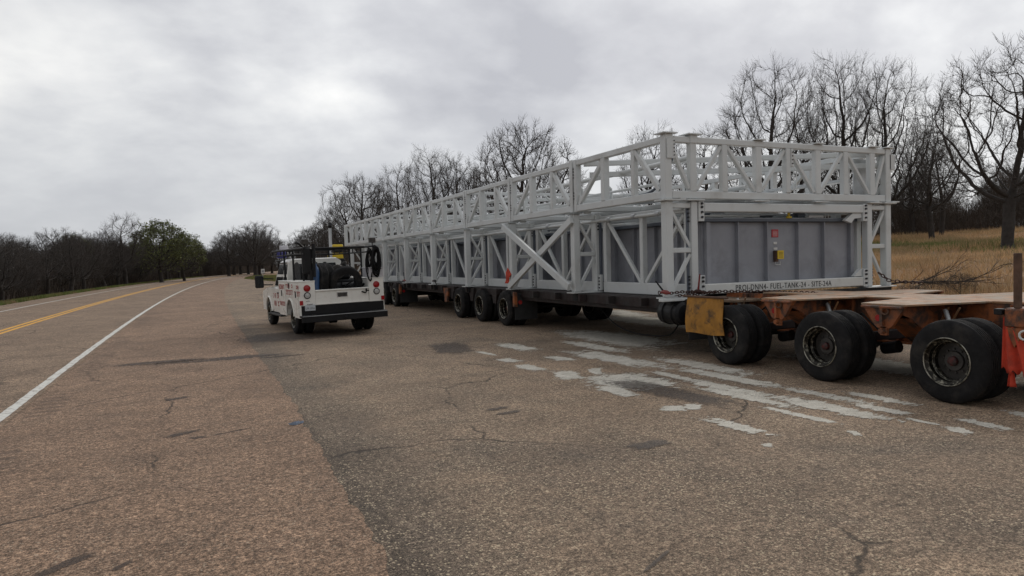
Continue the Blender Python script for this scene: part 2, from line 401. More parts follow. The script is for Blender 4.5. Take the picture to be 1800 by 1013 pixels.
YC = [v for v in np.arange(-12, 120, 1.0)] + [v for v in np.arange(120, 700, 5.0)]
YP = [v for v in np.arange(-12, 30, .12)] + [v for v in np.arange(30, 146, 1.0)]
strip('pullout', -2, pr_edge, 0, YP, 'pullout', 0, .3, label='old coarse dark asphalt pull-off beside the shoulder')
strip('shoulder', -2.2, lambda y: 1.06 + min(.2, max(0, y - 3.5) * .028) if y < 145 else 1.5, .004, YS, 'shoulder', 0, .05, label='smooth brown asphalt shoulder right of the white line')
strip('road', -11.5, -2.2, .008, YS, 'road', .1, 0, label='two-lane highway curving away to the right')
strip('white_edge_line', -2.42, -2.28, .012, YS, 'wline', .012, .012, label='white edge line nearest the camera')
strip('yellow_centre_line', -6.14, -5.99, .012, YC, 'yline', 0, 0, label='near stripe of the double yellow centre line')
strip('yellow_centre_line', -5.86, -5.71, .012, YC, 'yline', 0, 0, label='far stripe of the double yellow centre line')
strip('white_edge_line', -9.50, -9.37, .012, YC, 'wline', 0, 0, label='white edge line at the far side of the highway')

# worn concrete remains: world outlines of flat patches
def patch(name, pts, z, material, label, sub=10):
    cx_ = sum(p[0] for p in pts) / len(pts); cy_ = sum(p[1] for p in pts) / len(pts)
    n = len(pts); P = []
    for i in range(n):
        a, b2 = pts[i], pts[(i + 1) % n]
        for k in range(sub): P.append((a[0] + (b2[0] - a[0]) * k / sub, a[1] + (b2[1] - a[1]) * k / sub))
    me = bpy.data.meshes.new(name); vs = [(cx_, cy_, z)]; e = [1.0]; rings = 5; n = len(P)
    for r_ in range(1, rings + 1):
        for p in P: vs.append((cx_ + (p[0] - cx_) * r_ / rings, cy_ + (p[1] - cy_) * r_ / rings, z)); e.append(min(1.0, (1 - r_ / rings) * 1.6))
    fs = [(0, 1 + k, 1 + (k + 1) % n) for k in range(n)]
    for r_ in range(rings - 1):
        o = 1 + r_ * n
        for k in range(n): fs.append((o + k, o + n + k, o + n + (k + 1) % n, o + (k + 1) % n))
    me.from_pydata(vs, [], fs); me.materials.append(M_[material])
    at = me.attributes.new('edge', 'FLOAT', 'POINT'); at.data.foreach_set('value', e)
    o = bpy.data.objects.new(name, me); C.objects.link(o); return tag(o, label, kind='structure')
def quadstrip(c, ang, ln, wd, z, material, name, label):
    ca, sa = math.cos(ang), math.sin(ang); rnd = random.Random(int(c[0] * 100 + c[1] * 37)); pts = []
    for i in range(14):
        t_ = 2 * math.pi * i / 14; r_ = rnd.uniform(.85, 1.15)
        x, y = math.copysign(abs(math.cos(t_)) ** .6, math.cos(t_)) * ln / 2 * r_, math.copysign(abs(math.sin(t_)) ** .6, math.sin(t_)) * wd / 2 * r_
        pts.append((c[0] + x * ca - y * sa, c[1] + x * sa + y * ca))
    return patch(name, pts, z, material, label, 3)
PL = [  # (cx, cy, angle deg, length, width)
    (5.60, 13.6, 95, 1.1, .16), (5.55, 12.3, 95, .8, .35), (5.47, 11.2, 92, 1.1, .35), (6.5, 12.0, 95, 1.0, .35), (5.65, 10.2, 70, 1.1, .4),
    (6.25, 10.3, 60, .9, .25), (6.15, 9.1, 85, 1.9, 1.3), (5.55, 8.55, 85, 1.3, .35), (7.0, 9.1, 88, 1.6, .22), (7.0, 7.9, 92, 2.4, .36),
    (6.75, 7.3, 92, 2.2, .3), (7.1, 6.3, 92, 2.2, .42), (6.5, 6.1, 92, 1.5, .16), (5.48, 7.2, 60, .45, .3), (5.75, 7.15, 40, .4, .2),
    (5.47, 6.1, 92, 1.15, .28), (7.7, 6.9, 92, 1.7, .3), (7.55, 5.9, 94, 1.1, .25), (8.1, 6.3, 88, 1.2, .25), (7.35, 5.2, 92, .5, .12),
    (7.8, 4.8, 80, .7, .22), (7.3, 4.75, 70, .4, .2), (7.6, 8.7, 92, 2.8, .4), (7.3, 11.4, 92, 3.6, .7), (8.1, 9.8, 92, 3.0, .5), (8.6, 4.6, 85, 1.2, .3),
    (6.6, 14.2, 92, 2.2, .5), (9.2, 14.5, 90, 5.5, 1.6), (8.0, 13.2, 92, 3, .5), (5.2, 5.3, 60, .25, .12), (6.3, 5.2, 60, .3, .12), (10.5, 8, 90, 5, 1.2), (12.6, 17.5, 90, 7, 1.6), (13.6, 20.5, 80, 5, 1.2)]
for i, (cx_, cy_, a_, l_, w_) in enumerate(PL):
    quadstrip((cx_, cy_), R(a_), l_ * 1.2, w_ * 1.55, .004 + .0008 * (i % 4), 'patch', 'concrete_patch', 'worn pale concrete remnant on the asphalt beside the orange dolly')
for c, a, l_, w_ in [((.6, 16.1), 3, 2.6, .5), ((-.5, 16.3), 4, 1.6, .45), ((1.8, 15.75), 5, 1.0, .2), ((3.6, 8.35), 10, .35, .12), ((3.62, 8.05), 8, .4, .12), ((-.1, 9.0), 30, .4, .12), ((.05, 8.7), 10, .2, .1),
                  ((-.8, 5.35), 45, .5, .1), ((-.45, 5.15), 50, .16, .05), ((6.1, 8.2), 95, 2.4, .5), ((5.3, 14.9), 80, 2.0, .8), ((-.2, 11.5), 20, .4, .15), ((.4, 8.8), 20, .5, .05), ((2.6, 3.6), 30, .4, .03), ((4.2, 5.9), 10, .5, .2), ((3.0, 20.3), 5, 3.4, 2.5)]:  # oily marks, and last one broad dark patch beneath the truck's rear
    quadstrip(c, R(a), l_ * 1.4, w_ * 1.6, .0075, 'dark_mark', 'oil_and_dark_mark', 'dark mark on the asphalt')

# ------------------------------------------------------------------ wheel prototype (axis x, outer face at -x)
def make_wheel(r, w, rr, dish, name='wheel', discmat='rimdark', hub='hubred', nolug=10, deep=True):
    hb = MB()
    hb.lathe([(dish - .002, rr * .84), (dish, rr * .60), (dish - .02, rr * .42), (dish - .05, rr * .40), (dish - .05, .0)], 28)
    h = hb.build(name, discmat, None, smooth=35)
    ty = MB(); g = .02; a = -w / 2
    pf = [(w, rr * 1.0), (w, rr + .015), (w + .0, rr + (r - rr) * .35), (w + .004, rr + (r - rr) * .6), (w - .012, r - .035), (w - .035, r - .006), (w - .05, r)]
    pf = [(x - 0, q) for x, q in pf]
    left = [(w - x, q) for x, q in pf]
    tread = []
    nr = 5; t0, t1 = .052, w - .052
    for i in range(nr):
        x0 = t0 + (t1 - t0) * i / nr; x1 = t0 + (t1 - t0) * (i + 1) / nr
        tread += [(x0 + .004, r), (x1 - .010, r), (x1 - .008, r - g), (x1 + .002, r - g)]
    ty.lathe(left + tread + pf[::-1], 48)
    t_ = ty.build('tyre', 'rubber', h, world=False, smooth=40)
    rm = MB().lathe([(.012, rr + .012), (-.004, rr + .004), (0, rr - .008), (.02, rr - .02), (.03, rr - .045), (dish * .55, rr - .05), (dish * .62, rr - .065), (dish, rr * .80), (w - .02, rr * .8), (w - .01, rr)], 40)
    rm.build('rim', 'rim', h, world=False, smooth=40)
    hc = MB().lathe([(dish - .05, .062), (dish - .085, .058), (dish - .095, .045), (dish - .10, .03), (dish - .10, 0)], 16)
    lg = MB()
    for k in range(nolug):
        t2 = 2 * math.pi * k / nolug; lg.lathe([(dish, .014), (dish - .03, .014), (dish - .03, 0)], 6, 'x', (0, rr * .5 * math.cos(t2), rr * .5 * math.sin(t2)))
    hc.build('hub', hub, h, world=False, smooth=35); lg.build('lug_nuts', discmat, h, world=False)['kind'] = 'stuff'
    MB().ring((-.004, 0, 0), rr + .002, .008, (1, 0, 0), 40, 6).build('rim_lip', 'chrome2', h, world=False, smooth=60)
    MB().ring((dish * .5, 0, 0), rr - .045, .006, (1, 0, 0), 36, 5).build('rim_lip', 'chrome2', h, world=False, smooth=60)
    return h
WP = make_wheel(.518, .27, .295, .19)
_wp_used = [False]
def place_wheel(proto, parent, loc, flip=False, rx=0.0):
    c = copy_tree(proto); c.parent = parent; c.location = loc; c.rotation_euler = (rx, 0, math.pi if flip else 0)
    return c
def axle_group(root, ys, xl, xr, r=.518):
    """duals on both sides of each axle; root unrotated"""
    rl = root.location
    for y in ys:
        for (x, fl) in ((xl, False), (xl + .335 + .27, True), (xr, True), (xr - .335 - .27, False)):
            place_wheel(WP, root, (x - rl.x, y - rl.y, r - rl.z), fl, random.uniform(0, 6))
        MB().tube([(xl + .30, y, r), (xl + .42, y, r)], .14, 12).tube([(xl + .42, y, r), (xr - .42, y, r)], .065, 12).tube([(xr - .42, y, r), (xr - .3, y, r)], .14, 12).build('axle', 'blackst', root, smooth=40)

# ------------------------------------------------------------------ structure numbers
X0, YF, WD, SP = 8.505, 11.258, 6.385, 3.6115
XD0, XD1 = 8.39, 12.12   # outer limits of the running gear
ZB, ZS, ZT = 1.085, 3.0, 4.268
NB = 8
X1 = X0 + WD
# ------------------------------------------------------------------ upper frame
up = empty('upper_truss_frame', (X0, YF, ZS + .03), 'long light grey open steel truss module stacked on top of the lower frame', 'steel frame')
def P(name, mb, m_='white', par=None, smooth=None, label=None):
    o = mb.build(name, m_, par, smooth=smooth)
    if label: o['label'] = label
    return o
YK = [YF + k * SP for k in range(NB + 1)]; YE = YK[-1] + 1.45
zr0 = 3.045; zr1 = 3.20; zt0 = ZT - .13
yb = YK + [YE]
for side, xs in (('l', X0 + .08), ('r', X1 - .08)):
    for k in range(len(yb) - 1):
        y0, y1 = yb[k] + (.08 if k else .0) + .09, yb[k + 1] - .12
        if k == 0: y0 = yb[0] + .17
        P('top_rail', B(xs - .065, xs + .065, y0, y1, zt0, ZT - .003, .014), par=up)
        P('bottom_rail', B(xs - .065, xs + .065, y0, y1, zr0, zr1, .014), par=up)
        ya, yc = y0 + (y1 - y0) * .295, y0 + (y1 - y0) * .64
        if y1 - y0 > 2:
            for q, ww in ((ya, .12), (yc, .155)):
                P('vertical_strut', MB().beam((xs, q, zr1), (xs, q, zt0), ww, ww), par=up)
            P('diagonal_brace', MB().beam((xs, ya - .05, zt0 - .03), (xs, y0 + .1, zr1 + .02), .09, .105), par=up)
            P('diagonal_brace', MB().beam((xs, yc + .05, zt0 - .03), (xs, y1 - .08, zr1 + .02), .09, .105), par=up)
            if k < 4:
                for (gy, gz, sy_, sz_) in ((ya, zt0, -1, -1), (yc, zt0, 1, -1), (y0, zr1, 1, 1), (y1, zr1, -1, 1)):
                    P('gusset_plate', MB().prism([(gy, gz), (gy + sy_ * .26, gz), (gy + sy_ * .2, gz + sz_ * .07), (gy + sy_ * .07, gz + sz_ * .24), (gy, gz + sz_ * .26)], xs - .008, xs + .008, 'x'), par=up)
        # post pair at each joint with bolted dark flange between
    for k in range(len(yb)):
        y = yb[k]
        if k in (0, len(yb) - 1):
            P('corner_post', B(xs - .085, xs + .085, y, y + .165, ZS + .03, ZT + .0, .014), par=up)
        else:
            P('post', B(xs - .08, xs + .08, y - .15, y - .04, ZS + .032, ZT + .01, .012), par=up)
            P('post', B(xs - .08, xs + .08, y + .02, y + .165, ZS + .032, ZT + .025, .012), par=up)
            if k < 6:
                fl = MB()
                for z in (3.35, 3.42, 3.49, 3.85, 3.92, 3.99, 4.06):
                    fl.lathe([(xs - .082 if side == 'l' else xs + .082, .016), ((xs - .1) if side == 'l' else xs + .1, .016), ((xs - .1) if side == 'l' else xs + .1, 0)], 6, 'x', (0, y - .062, z))
                b_ = fl.build('bolts', 'bolt', up); b_['kind'] = 'stuff'
                P('flange_plate', B(xs - .05, xs + .05, y - .039, y + .019, 3.22, 4.12, .003), 'bolt', up)
# front and back faces
fx = [.10, .70, 1.5, 2.4, 3.25, 4.1, 4.95, 5.8, WD - .10]
for yface, vis in ((YF + .08, True), (YE + .08, False)):
    P('top_rail', B(X0 + .17, X1 - .17, yface - .065, yface + .065, zt0, ZT - .004, .014), par=up)
    P('bottom_rail', B(X0 + .17, X1 - .17, yface - .065, yface + .065, zr0, zr1, .014), par=up)
    for i, x in enumerate(fx[1:-1]):
        ww = {1.5: .15, 4.95: .15, 3.25: .12}.get(x, .165)
        if x == 3.25:
            P('centre_post', B(X0 + x - .1, X0 + x + .03, yface - .075, yface + .06, zr1 - .0, zt0, .012), par=up)
            P('splice_post', B(X0 + x + .045, X0 + x + .12, yface - .07, yface + .06, zt0 - .38, zt0, .01), par=up)
            bb = MB()
            for z in (zt0 - .07, zt0 - .15, zt0 - .23, zt0 - .31): bb.lathe([(yface - .07, .014), (yface - .085, .014), (yface - .085, 0)], 6, 'y', (X0 + x + .082, 0, z))
            bb.build('bolts', 'bolt', up)['kind'] = 'stuff'
        else:
            P('vertical_strut', MB().beam((X0 + x, yface, zr1), (X0 + x, yface, zt0), ww, .13), par=up)
    for (xa, za, xb, zb_) in [(.18, .96, .62, .04), (1.42, .98, .80, .02), (1.58, .98, 2.32, .02), (3.14, .97, 2.5, .03), (3.36, .9, 4.0, .02), (4.87, .98, 4.18, .02), (5.03, .98, 5.72, .02), (WD - .16, .97, 5.9, .03)]:
        z0, z1 = zr1 + .01, zt0 - .01
        P('diagonal_brace', MB().beam((X0 + xa, yface, z0 + (z1 - z0) * za), (X0 + xb, yface, z0 + (z1 - z0) * zb_), .075, .085, up=(0, 1, 0)), par=up)
    if vis:
        for x in (.10, .70, 2.4, 4.1, 5.8, WD - .1):
            s_ = .17 if x in (.10, .70) else .14
            P('cap_plate', B(X0 + x - s_, X0 + x + s_, YF - .06, YF + .26, ZT + (.03 if x < 1 else .002), ZT + (.055 if x < 1 else .025), .004), par=up)
            if x < 1: P('post_head', B(X0 + x - .085, X0 + x + .085, YF - .004, YF + .17, zt0 - .002, ZT + .03, .01), par=up)
            P('bearing_plate', B(X0 + x - .2, X0 + x + .2, YF - .07, YF + .25, ZS + .003, ZS + .028, .004), par=up)
        P('splice_box', B(X0 + .03, X0 + .22, YF - .03, YF - .006, 3.82, 4.2, .004), par=up)
        bb = MB()
        for z in (3.88, 3.95, 4.02, 4.09, 4.16): bb.lathe([(YF - .03, .012), (YF - .045, .012), (YF - .045, 0)], 6, 'y', (X0 + .195, 0, z))
        bb.build('bolts', 'bolt', up)['kind'] = 'stuff'
        P('end_box', B(X1 - .05, X1 + .14, YF + .0, YF + .35, 3.78, 4.14, .01), par=up)
        P('end_plate', B(X1 - .02, X1 + .22, YF - .05, YF + .3, ZS + .03, ZS + .06, .006), par=up)
# cross frames inside
for k in range(1, NB + 1):
    y = YK[k]
    for dy in (-.06, .09):
        P('cross_beam', B(X0 + .16, X1 - .16, y + dy - .05, y + dy + .05, zr0 + .01, zr1 - .01, .01), par=up)
    if k in (3, 6, 8): P('cross_beam', B(X0 + .16, X1 - .16, y - .11, y - .01, zt0 + .01, ZT - .02, .01), par=up)
    if k in (3, 6):
        for x in (.75, 2.3, 4.1, 5.75):
            P('vertical_strut', MB().beam((X0 + x, y + .05, zr1), (X0 + x, y + .05, zt0), .1, .1), par=up)
for k in range(NB):   # plan bracing: crossing the module bay by bay
    a, b2 = (X1 - .2, YK[k] + .2), (X0 + .2, YK[k + 1] - .2)
    if k in (0, 3, 6):
        P('plan_brace', MB().beam((*a, zt0 + .03), (*b2, zt0 + .03), .11, .12), par=up)
        P('plan_brace', MB().beam((*a, zt0 - .24), (X0 + .3, YK[k + 1] - .3, zt0 - .24), .11, .12), par=up)
    for x in (1.9, 4.6): P('joist', B(X0 + x - .05, X0 + x + .05, YK[k] + .16, YK[k + 1] - .14, zr0 + .02, zr1 - .02, .008), par=up)
    for (xa, xb) in ((1.0, 1.75), (2.05, 3.3), (3.34, 4.45), (4.75, 6.1)):
        if True:
            P('walkway_grating', B(X0 + xa, X0 + xb, YK[k] + .35, YK[k + 1] - .45, zr1 + .005, zr1 + .035, .004), 'white2', up)
def pipe(pts, r, nm='pipe', m_='white', par=up): return P(nm, MB().tube(pts, r, 10), m_, par, 50)
for (x, z, r_, ya, yb2) in [(.95, 3.92, .055, .35, 29), (1.6, 3.62, .035, 2.3, 29), (3.0, 3.5, .06, 3.6, 29), (4.7, 3.72, .05, 4.5, 29), (2.5, 3.36, .05, .5, 29)]:
    pipe([(X0 + x, YF + ya, z), (X0 + x, YF + yb2, z)], r_)
for k in range(NB):
    y = YK[k] + 1.5
    for j, (x, z) in enumerate(((.95, 3.92), (2.05, 3.98), (3.0, 3.5))):
        pipe([(X0 + x, y + .3 * j, z), (X0 + x + .25, y + .3 * j + .1, z - .15), (X0 + x + .3, y + .3 * j + .1, zr1 + .05)], .04)
    if k % 2: P('pipe_support', MB().beam((X0 + .16, y - .4, 3.42), (X1 - .16, y - .4, 3.42), .07, .08), par=up)
    P('cable_tray', B(X0 + 5.05, X0 + 5.35, YK[k] + .2, YK[k + 1] - .2, 3.5, 3.56, .004), 'white2', up)
pts = [(X0 + .45, YF + .35 + .12 * i, 3.25 + .65 * (1 - math.sin(math.pi * min(1, i / 9) / 2)) ** 1.4) for i in range(14)]
pipe(pts, .03, 'bent_conduit', 'tanklip')
# hanging grey end sheet at the far right corner
P('mesh_panel', B(X1 - .62, X1 - .16, YF + .5, YF + .53, zr1 + .02, zt0 - .05, .003), 'white2', up)
for x in (3.7, 3.78): pipe([(X0 + x + .6, YF + .9, 3.25), (X0 + x + .6, YF + .9, 4.05)], .012, 'hanging_rod', 'paper')

# ------------------------------------------------------------------ lower frame
lo = empty('lower_truss_frame', (X0, YF, ZB), 'light grey steel outrigger frame around the fuel tanks, standing on the trailer', 'steel frame')
zl = 2.995
for k in range(NB + 1):
    y = YK[k]
    for sgn, xe in ((1, X0), (-1, X1)):
        def q(a): return xe + sgn * a
        def bx(a, b2, y0, y1, z0, z1, ch=.01): return B(min(q(a), q(b2)), max(q(a), q(b2)), y0, y1, z0, z1, ch)
        P('outer_leg', bx(0, .175, y, y + .175, ZB + .03, zl, .016), par=lo)
        P('inner_leg', bx(.62, .78, y + .005, y + .17, ZB + .03, zl, .016), par=lo)
        P('base_plate', bx(-.09, .86, y - .07, y + .25, ZB, ZB + .028, .004), par=lo)
        P('cross_tie', bx(.178, .617, y + .03, y + .15, 2.86, 2.96), par=lo)
        P('cross_tie', bx(.178, .617, y + .03, y + .15, 1.98, 2.08), par=lo)
        P('knee_brace', MB().beam((q(.16), y + .09, 2.84), (q(.62), y + .09, 2.10), .07, .075, up=(0, 1, 0)), par=lo)
        P('knee_brace', MB().beam((q(.62), y + .09, 1.95), (q(.16), y + .09, 1.2), .07, .075, up=(0, 1, 0)), par=lo)
        if sgn == 1 or k == 0:
            P('seat_plate', bx(-.1, .27, y - .06, y + .24, zl - .02 + .02, zl + .008, .003), par=lo)
            P('cylinder_pad', MB().lathe([(zl - .055, .0), (zl - .055, .1), (zl - .01, .1), (zl - .01, 0)], 14, 'z', (q(.44), y + .09, .07)), par=lo, smooth=40)
    if k < NB:
        y0, y1 = y + .2, YK[k + 1] - .03
        for xs in (X0 + .76, X1 - .76):
            P('bottom_beam', B(xs - .07, xs + .07, y0 + .02, y1 - .16, 1.09, 1.345, .014), par=lo)
            P('top_beam', B(xs - .06, xs + .06, y0, y1 - .02, 2.79, 2.93, .012), par=lo)
            ym = (y0 + y1) / 2 - .05
            P('side_post', MB().beam((xs, y1 - .24, 1.33), (xs, y1 - .24, 2.79), .15, .12), par=lo)
            P('side_post', MB().beam((xs, ym, 1.33), (xs, ym, 2.79), .14, .12), par=lo)
            if k < 7: P('side_post', MB().beam((xs, y0 + .1, 1.33), (xs, y0 + .1, 2.79), .13, .12), par=lo)
            P('side_diagonal', MB().beam((xs, y1 - .34, 2.76), (xs, ym + .1, 1.36), .075, .085), par=lo)
            P('side_diagonal', MB().beam((xs, y0 + .2, 2.76), (xs, ym - .1, 1.36), .075, .085), par=lo)
        # bolt strips beside the inner legs
        if k < 6:
            fb = MB()
            for z in (1.2, 1.28, 1.36, 1.44, 2.62, 2.70, 2.78):
                for yy in (YK[k + 1] - .06,): fb.lathe([(X0 + .66, .02), (X0 + .635, .02), (X0 + .635, 0)], 6, 'x', (0, yy, z))
            fb.build('bolts', 'bolt', lo)['kind'] = 'stuff'
            P('splice_plate', B(X0 + .66, X0 + .72, YK[k + 1] - .12, YK[k + 1] - .01, 1.14, 1.52, .004), par=lo)
            P('dark_gap', B(X0 + .70, X0 + .745, YK[k + 1] - .075, YK[k + 1] - .002, 1.14, 2.78, .003), 'tanklip', lo)
    P('skid_cross_beam', B(X0 + .86, X1 - .86, y + .20, y + .30, 1.13, 1.30, .008), par=lo)
    P('roof_cross_beam', B(X0 + .86, X1 - .86, y + .03, y + .15, 2.80, 2.94, .008), par=lo)
# front transverse members
P('name_beam', B(X0 + .93, X1 - .93, YF + .0, YF + .15, 1.135, 1.34, .016), 'white3', par=lo, label='white bottom beam stencilled with the project and site number')
P('front_top_beam', B(X0 + .93, X1 - .93, YF - .01, YF + .14, 2.785, 2.968, .016), par=lo)
for xx in (X0 + .80, X1 - .93):
    P('splice_plate', B(xx - .01, xx + .125, YF - .01, YF + .15, 1.12, 1.52, .005), par=lo)
    P('splice_plate', B(xx - .01, xx + .125, YF - .015, YF + .15, 2.6, 2.99, .005), par=lo)
    bb = MB()
    for z in (1.2, 1.3, 1.4, 1.48, 2.68, 2.78, 2.88, 2.95): bb.lathe([(YF - .012, .026), (YF - .045, .026), (YF - .045, 0)], 6, 'y', (xx + .058, 0, z))
    for z in (1.2, 1.28, 1.36, 1.44, 1.5, 2.6, 2.68, 2.76, 2.84): bb.lathe([(YF + .06, .022), (YF + .035, .022), (YF + .035, 0)], 6, 'y', (xx - .225 if xx < X0 + 2 else xx + .34, 0, z))
    bb.build('bolts', 'bolt', lo)['kind'] = 'stuff'
    P('dark_gap', B(xx - .262 if xx < X0 + 2 else xx + .30, xx - .20 if xx < X0 + 2 else xx + .37, YF + .062, YF + .09, 1.15, 2.9, .003), 'tanklip', lo)
for sx_ in (1, -1):
    e = X0 + .95 if sx_ == 1 else X1 - .95
    if sx_ == -1:
        P('gusset', MB().prism([(e, 1.36), (e - .25, 1.36), (e - .04, 1.52), (e, 1.52)], YF + .03, YF + .12, 'y'), par=lo)
        P('knee_plate', MB().prism([(e - .52, 2.62), (e - .27, 2.78), (e, 2.78), (e, 2.68), (e - .22, 2.66), (e - .32, 2.56)], YF + .03, YF + .12, 'y'), par=lo)
        P('inner_post', B(e - .33, e - .14, YF + .45, YF + .6, 1.33, 2.78, .012), par=lo)
    P('skid_rail', B(X0 + 1.0 if sx_ == 1 else X1 - 1.15, X0 + 1.15 if sx_ == 1 else X1 - 1.0, YF + .31, YK[-1], 1.13, 1.28, .008), par=lo)
# temporary X brace across the second bay, outer plane
xb_ = X0 - .06
P('cross_brace_channel', MB().beam((xb_, YK[1] - .02, 2.86), (xb_, YK[2] + .1, 1.16), .08, .17, .008), par=lo)
P('cross_brace_channel', MB().beam((xb_ - .1, YK[1] + .0, 1.24), (xb_ - .1, YK[2] + .2, 2.9), .08, .17, .008), par=lo)
# overhead pipe run in front of side posts
P('side_pipe', MB().tube([(X0 + .6, YF + .25, 2.86), (X0 + .6, YF + .9, 2.87), (X0 + .6, YF + 1.1, 2.82), (X0 + .6, YK[4], 2.8)], .035, 10), par=lo, smooth=50)
for y_ in (1.0, 1.9, 2.9, 4.4, 6.0): P('pipe_clamp', MB().tube([(X0 + .6, YF + y_, 2.83), (X0 + .6, YF + y_ + .12, 2.83)], .055, 10), 'white2', lo, 50)
# lettering
def text(txt, size, loc, rot, m_, par, name='lettering', length=None, jit=0, ext=.002):
    cu = bpy.data.curves.new('t', 'FONT'); cu.body = txt; cu.size = size; cu.extrude = ext; cu.resolution_u = 3; cu.space_character = 1.12
    o = bpy.data.objects.new('t', cu); C.objects.link(o); bpy.context.view_layer.update()
    me = bpy.data.meshes.new_from_object(o.evaluated_get(bpy.context.evaluated_depsgraph_get()))
    C.objects.unlink(o); bpy.data.objects.remove(o)
    vs = [v.co for v in me.vertices]; mx, mn = max(v.x for v in vs), min(v.x for v in vs)
    k = (length / (mx - mn)) if length else 1
    for v in me.vertices: v.co.x = (v.co.x - mn) * k
    me.materials.clear(); me.materials.append(M_[m_]); me.name = name
    ob = bpy.data.objects.new(name, me); C.objects.link(ob); ob.parent = par
    ob.location = loc; ob.rotation_euler = rot; return ob
text('PROJ-DNN4- FUEL-TANK-24 - SITE-24A', .165, (10.22 - X0, -.003, 1.18 - ZB), (R(90), 0, 0), 'ink', lo, length=2.72)

# ------------------------------------------------------------------ fuel tanks
def tank(y0, y1, label, first=False, xs=(10.5, 11.3, 12.2, 12.98)):
    r = empty('fuel_tank', ((9.66 + 13.92) / 2, y0, 1.31), label, 'tank', group='grey tanks inside the lower frame')
    xa, xb = 9.66, 13.92; ya = y0 + .1
    P('shell', B(xa + .06, xb - .06, ya, y1, 1.31, 2.6, .01), 'tank', r)
    P('rim', B(xa - .16, xb + .06, ya - .13, y1 + .08, 2.602, 2.67, .006), 'tanklip', r)
    for x in (xa + .005, xb - .11):
        P('corner_flange', B(x, x + .1, ya - .09, ya + .01, 1.32, 2.6, .004), 'tank', r)
    for x in xs:
        P('rib', MB().prism([(x - .012, ya - .1), (x + .012, ya - .1), (x + .012, ya + .003), (x - .012, ya + .003)], 1.33, 2.6, 'z'), 'tank', r)
    n = int((y1 - ya) / .8)
    for i in range(n + 1):
        y = ya + .02 + (y1 - ya - .05) * i / n
        for (a, b2) in ((xa - .03, xa + .062), (xb - .062, xb + .03)):
            P('rib', B(a, b2, y - .012, y + .012, 1.33, 2.6, .002), 'tank', r)
    P('roof_sheet', B(xa + .0, xb - .0, ya, y1, 2.671, 2.69, .003), 'white2', r)
    for (x, y, rr_, h) in ((10.6, .9, .22, .12), (12.4, 1.4, .3, .1), (11.6, 2.6, .2, .14), (13.2, 3.2, .18, .12)):
        P('roof_hatch', MB().lathe([(2.69, rr_), (2.69 + h, rr_), (2.69 + h, rr_ + .03), (2.72 + h, rr_ + .03), (2.72 + h, 0)], 16, 'z', (x, y0 + y, 0)), 'tanklip', r, 40)
    pipe([(10.2, ya + .4, 2.78), (12.8, ya + .5, 2.8), (13.0, ya + 1.6, 2.8)], .03, 'vent_pipe', 'white2', r)
    pipe([(9.8, ya + .25, 2.74), (11.4, ya + .25, 2.74)], .022, 'vent_pipe', 'paper', r)
    return r
t1 = tank(YF + .2, YK[2] - .35, 'front grey ribbed fuel tank behind the stencilled beam, with red and yellow placards')
tank(YK[2] + .3, YK[4] - .35, 'second grey ribbed fuel tank, behind the big X brace')
tank(YK[4] + .3, YK[6] - .35, 'third grey ribbed fuel tank, above the middle axles')
tank(YK[6] + .3, YK[8] - .2, 'rearmost grey ribbed fuel tank, behind the service truck')
yp = YF + .2 + .1
P('red_placard', B(11.50, 11.69, yp - .012, yp - .002, 2.27, 2.44, .002), 'signred', t1)
P('white_label', B(11.55, 11.65, yp - .012, yp - .002, 2.12, 2.17, .002), 'paper', t1)
P('white_label', B(11.555, 11.66, yp - .012, yp - .002, 2.0, 2.05, .002), 'paper', t1)
P('junction_box', B(11.54, 11.60, yp - .1, yp - .002, 1.74, 1.98, .006), 'rust', t1)
P('yellow_placard', B(11.555, 11.73, yp - .125, yp - .108, 1.80, 1.985, .003), 'yellow', t1)
bk = MB()
for i in range(5): bk.box(11.58, 11.70, yp - .128, yp - .1255, 1.83 + i * .027, 1.838 + i * .027, .0005)
bk.build('placard_print', 'rust', t1)
P('label_bracket', MB().tube([(11.555, yp - .05, 1.74), (11.555, yp - .06, 1.68), (11.69, yp - .06, 1.68), (11.69, yp - .05, 1.75)], .008, 6), 'paper', t1)
for i in range(5): MB().box(11.53, 11.665, yp - .0142, yp - .0125, 2.295 + i * .026, 2.302 + i * .026, .0004).build('placard_print', 'paper', t1)
P('yellow_valve', MB().lathe([(2.675, .06), (2.71, .06), (2.73, .03), (2.80, .03), (2.80, .0)], 10, 'z', (11.93, YF + .22, 0)), 'yellow', t1, 40)
P('valve_stack', MB().box(12.35, 12.55, YF + .35, YF + .5, 2.69, 2.80).box(12.15, 12.28, YF + .4, YF + .5, 2.69, 2.75).tube([(12.1, YF + .4, 2.72), (12.3, YF + .4, 2.8), (12.6, YF + .4, 2.76)], .025, 8), 'tanklip', t1)
P('valve_label', B(12.5, 12.95, YF + .2, YF + .21, 2.69, 2.74, .002), 'plate', t1)
for x in (13.17, 13.27): pipe([(x, YF + .35, 2.66), (x, YF + .35, 2.98)], .01, 'hanging_rod', 'paper', t1)

